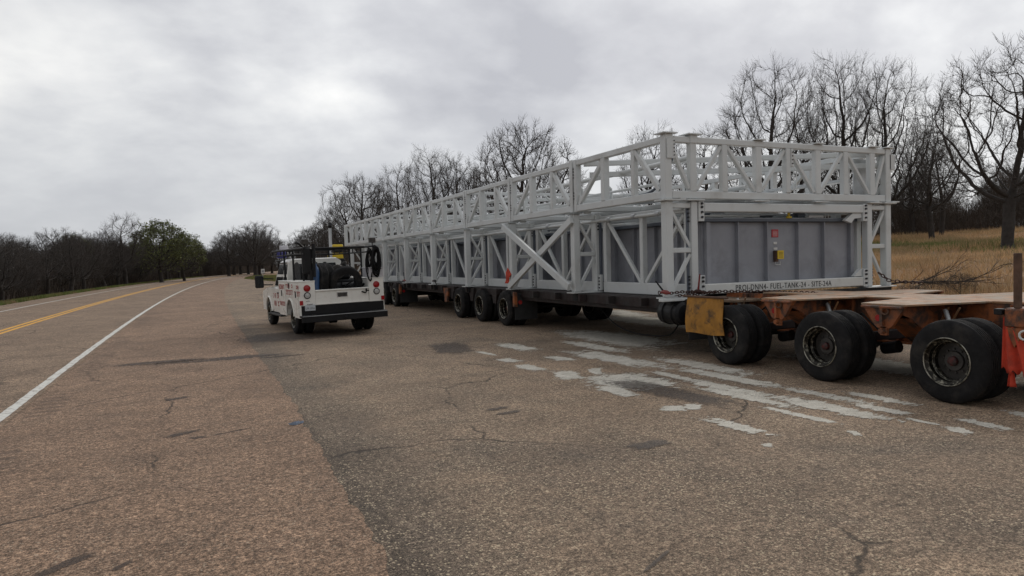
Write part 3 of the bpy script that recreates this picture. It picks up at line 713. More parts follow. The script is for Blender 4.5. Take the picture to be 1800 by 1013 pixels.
# ------------------------------------------------------------------ main trailer
tr = empty('load_trailer', (10.25, 15, 0), 'dark multi-axle heavy haul trailer beneath the steel frames', 'trailer')
P('main_beam', B(XD0 + .35, XD0 + .95, 10.9, 38.5, .77, 1.08, .02), 'darkred', tr)
P('main_beam', B(XD1 - .95, XD1 - .35, 10.9, 38.5, .74, 1.08, .02), 'darkred', tr)
P('centre_deck', B(XD0 + 1.06, XD1 - 1.06, 10.9, 38.5, .93, 1.06, .01), 'blackst', tr)
P('side_rail', B(XD0 + .30, XD0 + .34, 11.6, 38.4, .86, 1.07, .008), 'darkred', tr)
P('side_rail', B(XD1 - .14, XD1 - .08, 11.6, 38.4, .86, 1.07, .008), 'darkred', tr)
y_ = 12.2
while y_ < 38:
    P('cross_bearer', B(XD0 + .12, XD0 + .295, y_ - .05, y_ + .05, .90, 1.07, .006), 'darkred', tr)
    P('cross_bearer', B(XD0 + 1.06, XD1 - 1.06, y_ - .05, y_ + .05, .70, .925, .006), 'blackst', tr)
    y_ += 1.25
axle_group(tr, (19.1, 21.0, 22.95), XD0 + .1, XD1 - .1)
axle_group(tr, (31.2, 33.1, 35.0), XD0 + .1, XD1 - .1)
for y, w1 in ((18.3, .72), (30.2, .8)):
    P('mud_flap', B(XD0 + .1, XD0 + .1 + w1, y, y + .02, .22, .98, .004), 'blackflap', tr)
    P('flap_bracket', B(XD0 + .06, XD0 + .16, y - .05, y + .06, .6, 1.02, .006), 'orange', tr)
    P('red_marker_lamp', MB().lathe([(y - .03, 0), (y - .03, .06), (y, .06)], 12, 'y', (XD0 + .26, 0, .72)), 'redlens', tr)
    P('bolt_strip', MB().beam((XD0 + .12, y - .008, .93), (XD0 + .8, y - .008, .93), .02, .05), 'bolt', tr)
for y in (20.05, 21.98, 23.9, 32.2, 34.1):
    P('suspension_hanger', MB().prism([(y - .22, 1.05), (y + .22, 1.05), (y + .1, .62), (y - .1, .62)], XD0 + .22, XD0 + .30, 'x'), 'darkred', tr)
P('flared_bracket', MB().prism([(24.0, 1.0), (24.5, 1.0), (24.4, .5), (24.15, .5)], XD0 + .12, XD0 + .2, 'x'), 'orange', tr)
P('air_tank', MB().lathe([(10.95, 0), (10.95, .17), (11.0, .225), (11.55, .225), (11.62, .17), (11.62, 0)], 20, 'y', (XD0 + .3, 0, .81)), 'blackp', tr, 40)
for dy in (11.12, 11.4): P('tank_strap', MB().ring((XD0 + .3, dy, .81), .232, .012, (0, 1, 0), 20, 6), 'blackst', tr)
P('red_bracket', B(XD0 + .55, XD0 + .75, 10.85, 10.95, .8, 1.08, .01), 'binder', tr)
for y_ in YK:
    P('load_bolster', B(X0 + .05, X1 - .02, y_ - .02, y_ + .2, .90, 1.0835, .01), 'blackst', tr)
P('undergear_box', B(XD0 + 1.4, XD0 + 2.2, 24.4, 29, .5, .9, .03), 'blackst', tr)
P('white_pad', B(XD0 - .16, XD0 + .5, YF - .22, YF - .08, 1.05, 1.10, .006), 'white', tr)

# ------------------------------------------------------------------ near dolly
DZ = 1.205
dl = empty('orange_dolly', (10.25, 7.6, 0), 'worn orange three-axle dolly with tan deck plates at right', 'trailer')
XL, XR = 9.72, 10.8
for i in range(5):
    y0 = -.3 + i * 2.06
    P('deck_plate', B(XL, XR, y0 + .006, y0 + 2.054, DZ - .03, DZ - (.004 * (i % 2)), .004), 'deck', dl)
for sgn, xe, xi in ((1, XD0 + .1, XL), (-1, XD1 - .1, XR)):
    for yc in (2.4, 6.55, 8.42):
        # tapering wing: plate, deep web, end bracket
        yw = .34
        v = [(xe, yc - yw), (xi, yc - .62), (xi, yc + .62), (xe, yc + yw)]
        if sgn == -1: v = v[::-1]
        P('wing_plate', MB().prism(v, DZ - .028, DZ - .006, 'z'), 'deck', dl)
        for off in (-.2, .2):
            P('outrigger_web', MB().prism([(xe + sgn * .08, DZ - .03), (xi, DZ - .03), (xi, DZ - .62), (xi - sgn * .35, DZ - .62), (xe + sgn * .25, DZ - .2), (xe + sgn * .08, DZ - .14)], yc + off - .012, yc + off + .012, 'y'), 'orange', dl)
        P('bottom_flange', MB().beam((xe + sgn * .25, yc, DZ - .215), (xi - sgn * .3, yc, DZ - .62), .4, .02, .003), 'orange', dl)
        P('end_bracket', MB().prism([(yc - .32, DZ - .03), (yc + .32, DZ - .03), (yc + .13, DZ - .30), (yc + .09, DZ - .33), (yc - .09, DZ - .33), (yc - .13, DZ - .30)], xe - .0 * sgn, xe + sgn * .06, 'x'), 'orange', dl)
        P('bracket_rib', MB().prism([(yc - .02, DZ - .03), (yc + .02, DZ - .03), (yc + .02, DZ - .3), (yc - .02, DZ - .3)], xe - sgn * .05, xe, 'x'), 'orange', dl)
        P('bracket_lip', B(min(xe - sgn * .06, xe + sgn * .02), max(xe - sgn * .06, xe + sgn * .02), yc - .3, yc + .3, DZ - .06, DZ - .032, .004), 'orange', dl)
        P('red_reflector', MB().lathe([(xe - sgn * .012, 0), (xe - sgn * .012, .045), (xe, .045)], 14, 'x', (0, yc + .07, DZ - .2)), 'redlens', dl)
        P('marker_lamp', MB().lathe([(xe - sgn * .06, 0), (xe - sgn * .06, .035), (xe + sgn * .04, .04)], 12, 'x', (0, yc, DZ - .37)), 'orange', dl)
        P('lamp_bracket', B(min(xe, xe + sgn * .05), max(xe, xe + sgn * .05), yc - .05, yc + .05, DZ - .43, DZ - .31, .004), 'orange', dl)
        P('tie_ring', MB().ring((xe - sgn * .03, yc - .05, DZ - .1), .045, .012, (1, .3, 0), 12, 6), 'rust', dl)
for x in (XL + .02, XR - .08):
    P('spine_web', B(x, x + .06, -.4, 11.0, .55, DZ - .032, .004), 'orange', dl)
    P('spine_flange', B(x - .1, x + .16, -.4, 11.0, .52, .549, .004), 'orange', dl)
    for i in range(14): P('stiffener', B(x - .09, x - .002, .0 + i * .8 - .01, .0 + i * .8 + .01, .55, DZ - .034, .002), 'orange', dl)
for i in range(5): P('timber', B(9.05 + i * .62, 9.05 + i * .62 + .55, 10.02, 11.2, 1.04, 1.085 + .006 * (i % 3), .006), 'timber', dl)
P('spine_core', B(XL + .15, XR - .15, -.4, 11.0, .62, .9, .01), 'darkred', dl)
axle_group(dl, (5.68, 7.61, 9.63), XD0 + .1, XD1 - .1)
axle_group(dl, (3.4,), XD0 + .1, XD1 - .1)
for y in (3.4, 5.68, 7.61, 9.63):
    for x, sg in ((XD0 + 1.0, 1), (XD1 - 1.0, -1)):
        P('air_bag', MB().lathe([(.60, .0), (.60, .13), (.66, .15), (.72, .13), (.78, .15), (.86, .14), (.9, .16), (.92, 0)], 16, 'z', (x, y + .42, 0)), 'blackflap', dl, 40)
        P('trailing_arm', MB().beam((x, y - .75, .72), (x, y + .5, .52), .1, .14), 'darkred', dl)
        P('shock_absorber', MB().tube([(x - sg * .15, y + .3, .5), (x - sg * .1, y + .55, 1.1)], .03, 8), 'white2', dl, 50)
        P('brake_chamber', MB().tube([(x + sg * .1, y - .3, .45), (x + sg * .1, y - .55, .5)], .09, 12), 'blackst', dl, 40)
        P('brace_strap', MB().beam((x - sg * .1, y + .35, 1.13), (x - sg * .05, y + .52, .88), .03, .012), 'deck', dl)
        P('brace_strap', MB().beam((x - sg * .1, y + .5, 1.13), (x - sg * .05, y + .67, .88), .03, .012), 'deck', dl)
    P('air_line', MB().tube([(XL - .15, y - .7, .8), (XL - .3, y - .3, .7), (XL - .2, y + .1, .95), (XL - .1, y + .5, .75), (XL - .05, y + 1, .8)], .015, 6), 'cable', dl)
P('grey_tool_box', B(XL - .28, XL - .005, 8.85, 9.25, DZ - .16, DZ - .035, .006), 'tank', dl)
# amber flap and the rubber one behind
fp = MB(); nx_, nz_ = 10, 10
for j in range(nz_ + 1):
    for i in range(nx_ + 1):
        u, w = i / nx_, j / nz_
        fp.v.append((8.44 - .03 * math.sin(u * 4 + 1) * (1 - w) - .015 * math.sin(w * 4), 10.60 - .97 * u + .012 * math.sin(w * 5), .50 + .66 * w + .012 * math.sin(u * 7) * (1 - w)))
n0 = len(fp.v)
for v in list(fp.v): fp.v.append((v[0] + .012, v[1], v[2]))
for j in range(nz_):
    for i in range(nx_):
        a = j * (nx_ + 1) + i; fp.f.append((a, a + 1, a + nx_ + 2, a + nx_ + 1)); fp.f.append((a + n0, a + nx_ + 1 + n0, a + nx_ + 2 + n0, a + 1 + n0))
P('amber_mud_flap', fp, 'flap', dl, 60, 'stained amber mud flap beside the first wheel')
P('flap_hanger', MB().tube([(8.44, 9.5, 1.17), (8.44, 10.7, 1.17)], .02, 8), 'rust', dl)
P('rubber_mud_flap', B(8.5, 9.1, 10.62, 10.64, .34, 1.0, .004), 'blackflap', dl)
# rear bumper beam
P('end_bumper', B(XD0 - .05, XD1 + .05, 4.66, 4.93, DZ - .24, DZ + .02, .02), 'orange', dl) if False else None
P('end_bumper', B(XD0 + .02, XL - .02, 4.70, 4.96, DZ - .2, DZ + .02, .02), 'orange', dl)
P('bumper_gusset', MB().prism([(4.72, DZ - .2), (4.95, DZ - .2), (4.85, DZ - .42)], XD0 + .03, XD0 + .09, 'x'), 'orange', dl)
P('stake_post', B(XD0 + .04, XD0 + .10, 4.80, 4.87, DZ + .022, DZ + .64, .008), 'rust', dl)
P('tie_ring', MB().ring((XD0 - .01, 4.72, DZ - .27), .05, .012, (1, .2, 0), 12, 6), 'paper', dl)
P('lamp_box', B(XD0 + .0, XD0 + .09, 4.97, 5.06, DZ - .06, DZ + .01, .008), 'blackp', dl)

# red flag hanging from the bumper
def cloth(fn, nu, nv, name, m_, label, cat, loc):
    mb = MB()
    for j in range(nv + 1):
        for i in range(nu + 1): mb.v.append(fn(i / nu, j / nv))
    for j in range(nv):
        for i in range(nu):
            a = j * (nu + 1) + i; mb.f.append((a, a + 1, a + nu + 2, a + nu + 1))
    o = mb.build(name, m_, smooth=60); md = o.modifiers.new('thick', 'SOLIDIFY'); md.thickness = .006
    return tag(o, label, cat)
def flagf(u, v):
    w = .07 + .30 * v ** .8; x = 8.49 - .05 + .03 * math.sin(u * 14) * (.3 + v); y = 4.98 - u * w + .02 * v
    z = 1.13 - .60 * v - .10 * v * u + (.03 * math.sin(u * 37) * (v > .99)) - .02 * math.sin(u * 9)
    return (x, y, z)
cloth(flagf, 26, 12, 'warning_flag', 'red', 'faded red cloth flag hanging from the orange bumper at far right', 'flag', None)
cloth(lambda u, v: (8.46 + .02 * math.sin(u * 9), 4.93 - .05 * u - .05 * u * v + .02 * v, .50 - .17 * v), 8, 6, 'cloth_scrap', 'red', 'small torn orange rag hanging below the red flag', 'rag', None)
cloth(lambda u, v: (X0 - .02 + .02 * math.sin(v * 7), YK[2] + .25 + .22 * u * (1 - .5 * v) - .35 * v * (1 - u) * .4 - .1 * v, 1.62 - .36 * (1 - v) + .2 * v * (u - .5)), 6, 8, 'orange_ribbon', 'red', 'bright orange ribbon tied beside the big X brace', 'ribbon', None)

# chains and binders
def chain(pts, label, s_=.034):
    mb = MB(); acc = []
    for a, b2 in zip(pts[:-1], pts[1:]):
        a, b2 = Vector(a), Vector(b2); n = max(1, int((b2 - a).length / (s_ * 1.7)))
        for i in range(n): acc.append((a.lerp(b2, i / n), (b2 - a).normalized()))
    for i, (c, d) in enumerate(acc):
        sd_ = d.cross(Vector((0, 0, 1))).normalized(); nrm = sd_ if i % 2 else sd_.cross(d)
        e = nrm.cross(d)
        mb.tube([c + d * (s_ * 1.25 * math.cos(t_)) + e * (s_ * .7 * math.sin(t_)) for t_ in [2 * math.pi * k / 8 for k in range(9)]], s_ * .27, 5, False)
    o = mb.build('tie_down_chain', 'chain'); return tag(o, label, 'chain')
chain([(X0 - .06, YF - .12, 1.2), (X0 + .25, YF - .14, 1.22), (X0 + .6, YF - .2, 1.19), (X0 + 1.0, YF - .3, 1.2)], 'rusty chain around the foot of the near corner post')
chain([(X0 + .1, YF - .16, 1.15), (X0 + .5, YF - .2, 1.16), (X0 + 1.1, YF - .3, 1.20), (X0 + 1.5, YF - 1.0, 1.2), (X0 + 1.6, YF - 2.2, 1.2)], 'rusty chain running along the deck edge over the amber mud flap')
chain([(X1 - .5, YF - .08, 1.4), (X1 - .25, YF - .12, 1.24), (X1 + .0, YF - .25, 1.2), (X1 + .15, YF - .7, 1.17)], 'heavy rusty chain at the foot of the far right post', .045)
def binder(p, ang, label, m_='binder', hm='blackst'):
    r = empty('chain_binder', p, label, 'chain binder', 0, 'chain binders')
    p = Vector(p)
    MB().tube([p + Vector((0, .14, 0)), p + Vector((0, .05, .02)), p + Vector((0, -.06, .01)), p + Vector((0, -.16, 0))], [.018, .04, .045, .02], 8).build('barrel', m_, r, smooth=50)
    e = p + Vector((0, .36 * math.cos(ang), .36 * math.sin(ang)))
    MB().tube([p, e], [.02, .014], 8).build('handle', hm, r, smooth=50)
    MB().ring(p + Vector((-.02, .15, 0)), .035, .01, (1, 0, 0), 10, 5).build('hook', 'chain', r)
    return r
binder((X0 - .10, YF - .05, 1.21), R(38), 'red ratchet binder with dark handle on the near corner post', 'binder', 'blackst')
binder((X0 + .58, YF - .2, 1.2), R(100), 'chain binder with red upright handle beside the inner near post', 'chain', 'binder')
binder((X0 - .12, YK[4] - .6, 1.24), R(-150), 'black lever binder low on the lower frame above the middle axles', 'blackst', 'blackst')
binder((X0 - .12, YK[5] - .2, 1.2), R(80), 'dark chain binder above the far mud flap', 'binder', 'blackst')
cb = [(X0 + .5, 14.6, .75), (X0 + .45, 13.9, .42), (X0 + .4, 13.2, .28), (X0 + .35, 12.4, .26), (X0 + .3, 11.6, .34), (X0 + .3, 11.3, .6)]
def smooth_path(p, n=6):
    p = [Vector(q) for q in p]; o = []
    for i in range(len(p) - 1):
        a, b2, c, d = p[max(i - 1, 0)], p[i], p[i + 1], p[min(i + 2, len(p) - 1)]
        for k in range(n):
            t_ = k / n; o.append(.5 * ((2 * b2) + (c - a) * t_ + (2 * a - 5 * b2 + 4 * c - d) * t_ ** 2 + (3 * b2 - a - 3 * c + d) * t_ ** 3))
    return o + [p[-1]]
P('air_hose', MB().tube(smooth_path(cb), .014, 6), 'cable', tr)

# ------------------------------------------------------------------ service truck (local frame, +y forward, origin at rear axle)
st = empty('service_truck', (3.86, 20.95, 0), 'white utility service pickup with side boxes and black ladder rack parked facing away', 'truck', R(5))
def T(name, mb, m_, par=None, smooth=None, label=None):
    o = mb.build(name, m_, par or st, world=False, smooth=smooth)
    if label: o['label'] = label
    return o
WT = make_wheel(.40, .235, .225, .12, 'wheel', 'rim', 'blackst', 8)
for x, y, fl in ((-1.13, 0, False), (-.62, 0, True), (1.13, 0, True), (.62, 0, False), (-1.02, 4.0, False), (1.02, 4.0, True)):
    place_wheel(WT, st, (x, y, .40), fl, random.uniform(0, 6))
def arch(yc, r, z0, n=9): return [(yc + r * math.cos(math.pi * k / n), z0 + r * math.sin(math.pi * k / n)) for k in range(n + 1)]
for x0, x1 in ((-.45, -.35), (.35, .45)): T('chassis_rail', B(x0, x1, -0.98, 4.8, .55, .72), 'blackst')
T('rear_axle', MB().tube([(-.7, 0, .4), (.7, 0, .4)], .07, 10).lathe([(-.15, 0), (-.1, .16), (.1, .16), (.15, 0)], 14, 'x', (0, 0, .4)), 'blackst', None, 40)
T('bed_floor', B(-.78, .78, -1.08, 1.45, .90, .95), 'blackst')
for sg in (-1, 1):
    prof = [(-1.13, .52), (-.5, .52)] + arch(0, .47, .55)[::-1] + [(.5, .52), (1.45, .52), (1.45, 1.50), (-1.13, 1.50)]
    a, b2 = sorted((sg * .76, sg * 1.19))
    T('side_box', MB().prism(prof, a, b2, 'x'), 'truckw')
    T('box_lid', B(a - .01, b2 + .01, -1.14, 1.46, 1.502, 1.53, .008), 'truckw')
    xf = sg * 1.192; a, b2 = sorted((xf, xf + sg * .014))
    for (y0, y1, z0, z1) in ((-1.04, -.52, .62, 1.44), (-.5, .48, 1.08, 1.44), (.55, 1.4, .62, 1.44)):
        d = T('locker_door', B(a, b2, y0, y1, z0, z1, .005), 'truckw')
        T('door_latch', B(min(xf + sg * .014, xf + sg * .03), max(xf + sg * .014, xf + sg * .03), (y0 + y1) / 2 - .03, (y0 + y1) / 2 + .03, (z0 + z1) / 2 + .05, (z0 + z1) / 2 + .22, .004), 'blackst', d)
    T('wheel_arch_trim', MB().tube([(xf + sg * .008, yy, zz_) for yy, zz_ in arch(0, .47, .55, 14)], .025, 6), 'truckw', None, 50)
    T('inner_arch', MB().prism(arch(0, .47, .50) , *sorted((sg * .5, sg * .76)), 'x'), 'blackp')
    xc = sg * .975
    for z, m2, nm in ((1.33, 'redlens', 'tail_lamp'), (1.135, 'clearlens', 'reverse_lamp')):
        lp = T(nm, MB().lathe([(-1.132, .075), (-1.155, .07), (-1.16, .055), (-1.162, 0)], 20, 'y', (xc, 0, z)), m2, None, 40)
        T('lamp_bezel', MB().ring((xc, -1.138, z), .082, .012, (0, 1, 0), 20, 6), 'blackp' if nm == 'reverse_lamp' else 'redlens', lp, 50)
    if True:
        T('side_marker', B(*sorted((sg * 1.10, sg * 1.19)), -1.155, -1.132, .88, 1.0, .004), 'redlens')
T('box_handle', B(-1.02, -.92, -1.15, -1.132, .98, .995, .003), 'chrome')
T('tailgate', MB().box(-.755, .755, -1.1, -1.04, .86, 1.23, .01).box(-.755, .755, -1.13, -1.02, 1.225, 1.27, .01).box(-.755, .755, -1.13, -1.1, .862, .89, .006), 'truckw')
T('tailgate_handle', B(-.16, .14, -1.116, -1.102, 1.04, 1.17, .006), 'chrome')
T('tailgate_recess', B(-.14, .12, -1.12, -1.1165, 1.055, 1.155, .002), 'rimdark')
T('bumper_panel', B(-1.15, 1.17, -1.14, -0.98, .60, .858, .01), 'blackp')
T('step_bumper', MB().box(-1.2, 1.2, -1.34, -1.08, .54, .598, .01).box(-1.2, 1.2, -1.35, -1.3, .41, .5975, .01), 'blackp')
T('bumper_edge', B(-1.19, 1.19, -1.355, -1.348, .575, .588, .002), 'white2')
T('tow_hitch', MB().box(-.3, .3, -1.18, -1.08, .42, .50).box(-.04, .04, -1.4, -1.18, .45, .52), 'blackst')
pl = T('licence_plate', B(-1.06, -.78, -1.165, -1.15, .72, .88, .004), 'plate')
text('LPR 0MA', .085, (-1.04, -1.1665, .755), (R(90), 0, 0), 'ink', pl, length=.24, ext=.0006)
T('plate_lamp', B(-1.0, -.85, -1.18, -1.142, .89, .91, .004), 'chrome')
# cab: lofted lower body and greenhouse
def loft(rings, caps=True):
    mb = MB(); n = len(rings[0])
    for r_ in rings: mb.v += r_
    for i in range(len(rings) - 1):
        for k in range(n): mb.f.append((i * n + k, i * n + (k + 1) % n, (i + 1) * n + (k + 1) % n, (i + 1) * n + k))
    if caps: mb.f.append(tuple(range(n))[::-1]); mb.f.append(tuple((len(rings) - 1) * n + k for k in range(n)))
    return mb
def sect(y, zlow, zhigh, w, c=.06): return [(-w, y, zlow), (w, y, zlow), (w + .015, y, (zlow + zhigh) / 2), (w - .02, y, zhigh - c), (w - c, y, zhigh), (-w + c, y, zhigh), (-w + .02, y, zhigh - c), (-w - .015, y, (zlow + zhigh) / 2)]
T('cab_body', loft([sect(1.52, .52, 1.28, .98), sect(2.3, .5, 1.29, 1.0), sect(3.35, .5, 1.28, 1.0)]), 'truckw', None, 30)
prof = [(3.352, .55)] + arch(4.0, .47, .50, 10)[::-1] + [(4.5, .5), (5.0, .5), (5.05, .95), (4.95, 1.12), (4.2, 1.25), (3.352, 1.30)]
for sg in (-1, 1):
    T('front_wing', MB().prism(prof, *sorted((sg * .72, sg * 1.01)), 'x'), 'truckw', None, 30)
    T('wing_flare', MB().tube([(sg * 1.012, yy, zz_) for yy, zz_ in arch(4.0, .46, .50, 14)], .03, 6), 'truckw', None, 50)
T('bonnet', loft([sect(3.353, .6, 1.33, .715), sect(4.3, .6, 1.28, .715), sect(5.0, .6, 1.14, .715)]), 'truckw', None, 30)
gh = [(-.90, 1.285), (.90, 1.285), (.87, 1.65), (.80, 2.08), (.68, 2.16), (-.68, 2.16), (-.80, 2.08), (-.87, 1.65)]
def ghr(yb0, yt, f=1): return [(x, yb0 + (yt - yb0) * (z - 1.285) / .875, z if z < 2.0 else z - (1 - f) * .05) for x, z in gh]
T('cab_roof', loft([ghr(1.56, 1.66, .6), ghr(1.75, 1.8), ghr(2.6, 2.5), ghr(3.5, 2.85, .7)]), 'truckw', None, 30)
T('rear_window', MB().add([(-.70, 1.558, 1.38), (.70, 1.558, 1.38), (.62, 1.632, 2.0), (-.62, 1.632, 2.0), (-.70, 1.60, 1.38), (.70, 1.60, 1.38), (.62, 1.66, 2.0), (-.62, 1.66, 2.0)], [(0, 1, 2, 3), (7, 6, 5, 4), (0, 4, 5, 1), (1, 5, 6, 2), (2, 6, 7, 3), (3, 7, 4, 0)]), 'glass')
T('windscreen', MB().add([(-.80, 3.46, 1.33), (.80, 3.46, 1.33), (.68, 2.97, 2.0), (-.68, 2.97, 2.0), (-.80, 3.38, 1.33), (.80, 3.38, 1.33), (.68, 2.88, 2.0), (-.68, 2.88, 2.0)], [(3, 2, 1, 0), (4, 5, 6, 7), (0, 1, 5, 4), (1, 2, 6, 5), (2, 3, 7, 6), (3, 0, 4, 7)]), 'glass')
for sg in (-1, 1):
    for (y0, y1, y2, y3) in ((1.66, 2.22, 2.20, 1.80), (2.27, 3.42, 2.92, 2.25)):
        v = [(sg * .908, y0, 1.33), (sg * .908, y1, 1.33), (sg * .825, y2, 2.0), (sg * .825, y3, 2.0)]
        v2 = [(a - sg * .05, b2, c) for a, b2, c in v]
        T('side_window', MB().add(v + v2, [(0, 1, 2, 3), (7, 6, 5, 4), (0, 4, 5, 1), (1, 5, 6, 2), (2, 6, 7, 3), (3, 7, 4, 0)]), 'glass')
    xf = sg * 1.014
    for (y0, y1) in ((1.58, 2.22), (2.26, 3.30)):
        d = T('cab_door', B(*sorted((xf, xf + sg * .01)), y0, y1, .62, 1.25, .004), 'truckw')
        T('door_handle', B(*sorted((xf + sg * .01, xf + sg * .035)), y0 + .06, y0 + .2, 1.1, 1.14, .006), 'blackp', d)
    T('running_board', B(*sorted((sg * .95, sg * 1.15)), 1.6, 3.4, .42, .47, .01), 'blackp')
    mr = T('door_mirror', MB().box(*sorted((sg * 1.30, sg * 1.56)), 3.12, 3.24, 1.28, 1.68, .03), 'blackp')
    T('mirror_arm', MB().tube([(sg * .98, 3.25, 1.55), (sg * 1.32, 3.18, 1.58)], .02, 6).tube([(sg * 1.0, 3.25, 1.36), (sg * 1.32, 3.18, 1.38)], .02, 6), 'blackp', mr)
    T('mirror_glass', B(*sorted((sg * 1.32, sg * 1.54)), 3.112, 3.119, 1.31, 1.65, .003), 'glass', mr)
    T('drip_visor', MB().beam((sg * .85, 1.85, 2.05), (sg * .84, 2.9, 2.04), .05, .02), 'blackp')
# lettering: blurred and unreadable in the photograph, blocks of worn red glyphs
rnd = random.Random(7)
def glyphs(y0, y1, z0, z1, xf, n, seed=0):
    mb = MB(); st_ = (y1 - y0) / n
    for i in range(n):
        if rnd.random() < .08: continue
        a = y0 + i * st_; w = st_ * .72; h = z1 - z0; t_ = min(w, h) * .32
        parts = rnd.choice([[(0, 0, t_, h), (0, h - t_, w, h), (0, 0, w, t_)], [(0, 0, t_, h), (w - t_, 0, w, h), (0, h / 2 - t_ / 2, w, h / 2 + t_ / 2)], [(w / 2 - t_ / 2, 0, w / 2 + t_ / 2, h), (0, h - t_, w, h)], [(0, 0, t_, h), (0, 0, w, t_), (0, h / 2, w * .8, h / 2 + t_), (0, h - t_, w, h)]])
        for (p0, q0, p1, q1) in parts: mb.box(xf - .001, xf + .001, a + p0, a + p1, z0 + q0, z0 + q1, .0003)
    return mb
for (y0, y1, z0, z1, n, x) in ((2.35, 3.2, .95, 1.1, 7, -1.027), (1.65, 3.1, .70, .86, 8, -1.027), (.6, 1.35, 1.28, 1.42, 5, -1.209), (.6, 1.35, .8, .92, 6, -1.209), (-.45, .45, 1.14, 1.28, 7, -1.209), (-1.32, -.62, 1.12, 1.26, 5, -1.209), (-.45, .45, 1.34, 1.44, 5, -1.209), (-1.3, -.7, 1.32, 1.42, 4, -1.209)):
    T('red_lettering', glyphs(y0, y1, z0, z1, x, n), 'redvinyl')
# rack
zr = 2.42
for sg in (-1, 1):
    T('rack_rail', MB().tube([(sg * 1.0, -1.12, zr), (sg * 1.0, 3.0, zr), (sg * 1.0, 3.35, zr - .06)], .03, 8), 'blackst', None, 50)
    T('rack_rail', MB().tube([(sg * 1.0, -1.08, zr - .15), (sg * 1.0, 3.2, zr - .15)], .022, 8), 'blackst', None, 50)
    for y in (-.95, .2, 1.35):
        T('rack_post', MB().tube([(sg * 1.0, y, 1.53), (sg * 1.0, y, zr)], .03, 8), 'blackst', None, 50)
    for y in (-.5, .6, 1.0, 1.8, 2.4, 3.0): T('rack_strut', MB().tube([(sg * 1.0, y, zr - .15), (sg * 1.0, y, zr)], .018, 6), 'blackst')
    T('work_lamp', B(sg * .95 - .09, sg * .95 + .09, -1.1, -.98, zr + .10, zr + .24, .01), 'rimdark')
    T('lamp_stem', MB().tube([(sg * .95, -1.04, zr), (sg * .95, -1.04, zr + .1)], .015, 6), 'blackst')
for y in (-.2, 1.35, 2.9): T('rack_crossbar', MB().tube([(-1.0, y, zr), (1.0, y, zr)], .028, 8), 'blackst', None, 50)
T('rack_crossbar', MB().tube([(-1.0, 1.35, zr - .16), (1.0, 1.35, zr - .16)], .022, 8), 'blackst', None, 50)
T('rack_crossbar', MB().tube([(-.3, 1.35, zr), (-.3, 1.35, 2.16)], .022, 8).tube([(.35, 1.35, zr), (.35, 1.35, 2.16)], .03, 8), 'blackst', None, 50)
T('roof_beacon', B(-1.0, -.72, 2.3, 2.5, 2.2, 2.4, .02), 'bluelens')
T('white_beacon', B(-.85, -.6, 2.55, 2.7, 2.46, 2.6, .02), 'whiteplastic')
for ch in st.children:      # the body leans a little on its springs; the wheels stand on the ground
    if not ch.name.startswith('wheel') or ch.name.startswith('wheel_'): ch.rotation_euler = (0, -R(1.1), 0)
# loads carried in the bed: things of their own, placed in world coordinates through the truck frame
def tw(p):
    a = R(5); return Vector((3.86 + p[0] * math.cos(a) - p[1] * math.sin(a), 20.95 + p[0] * math.sin(a) + p[1] * math.cos(a), p[2] + .019 * p[0]))
def thing(name, loc, label, cat, group=None):
    return empty(name, tw(loc), label, cat, R(5), group)
r = thing('gas_cylinder', (-.68, -.85, .95), 'blue gas cylinder upright behind the left side box', 'gas cylinder')
MB().lathe([(0, 0), (0, .105), (.8, .105), (.92, .08), (.98, .035), (1.04, .03), (1.04, 0)], 16, 'z').build('bottle', 'blue', r, world=False, smooth=40)
MB().lathe([(1.04, .02), (1.12, .02), (1.12, .0)], 8, 'z').build('valve', 'chrome', r, world=False)
def tyre_thing(loc, rot, label, r_=.5, w=.27, m_='rubber'):
    e = empty('spare_tyre', tw(loc), label, 'tyre', 0, None); e.rotation_euler = rot
    src = WP.children
    for ch in WP.children:
        if ch.name.startswith('tyre'):
            c = ch.copy(); C.objects.link(c); c.parent = e; c.scale = (1, r_ / .508, r_ / .508)
            c.name = 'casing'
    MB().lathe([(.02, r_ * .6), (.05, r_ * .57), (.22, r_ * .57), (.25, r_ * .6)], 32).build('inner_liner', 'rubber', e, world=False, smooth=40)
    return e
tyre_thing((.14, -.98, 1.40), (0, R(-14), R(5 + 84)), 'large spare tyre leaning face-on above the tailgate', .45)
tyre_thing((-.66, -.5, 1.46), (0, R(6), R(5 + 8)), 'spare tyre standing edge-on in the left of the truck bed', .52)
tyre_thing((-.38, -.2, 1.46), (0, R(3), R(5 + 4)), 'second spare tyre standing edge-on behind the first', .52)
r = thing('air_compressor', (.25, .2, 1.0), 'dark engine-driven air compressor behind the leaning tyre', 'compressor')
MB().box(-.45, .5, -.3, .4, .0, .5, .04).box(-.3, .3, -.25, .3, .5, .78, .05).build('engine', 'blackst', r, world=False)
MB().tube([(-.5, -.42, .25), (.5, -.42, .25)], .17, 16).build('receiver', 'blackp', r, world=False, smooth=40)
MB().tube([(.15, .1, .7), (.15, .1, .95), (.25, 0, 1.0)], .04, 8).build('exhaust', 'rimdark', r, world=False, smooth=40)
MB().tube([(-.38, -.3, .55), (-.38, -.1, .8), (.4, -.1, .8), (.4, -.3, .55)], .02, 6).build('guard_bar', 'blackst', r, world=False)
MB().lathe([(-.33, 0), (-.33, .2), (-.3, .22), (-.3, 0)], 16, 'y', (-.1, 0, .72)).build('fan_cover', 'rimdark', r, world=False, smooth=40)
r = thing('hose_reel', (-.05, 1.02, .96), 'large dark hose reels standing against the back of the truck cab', 'hose reel')
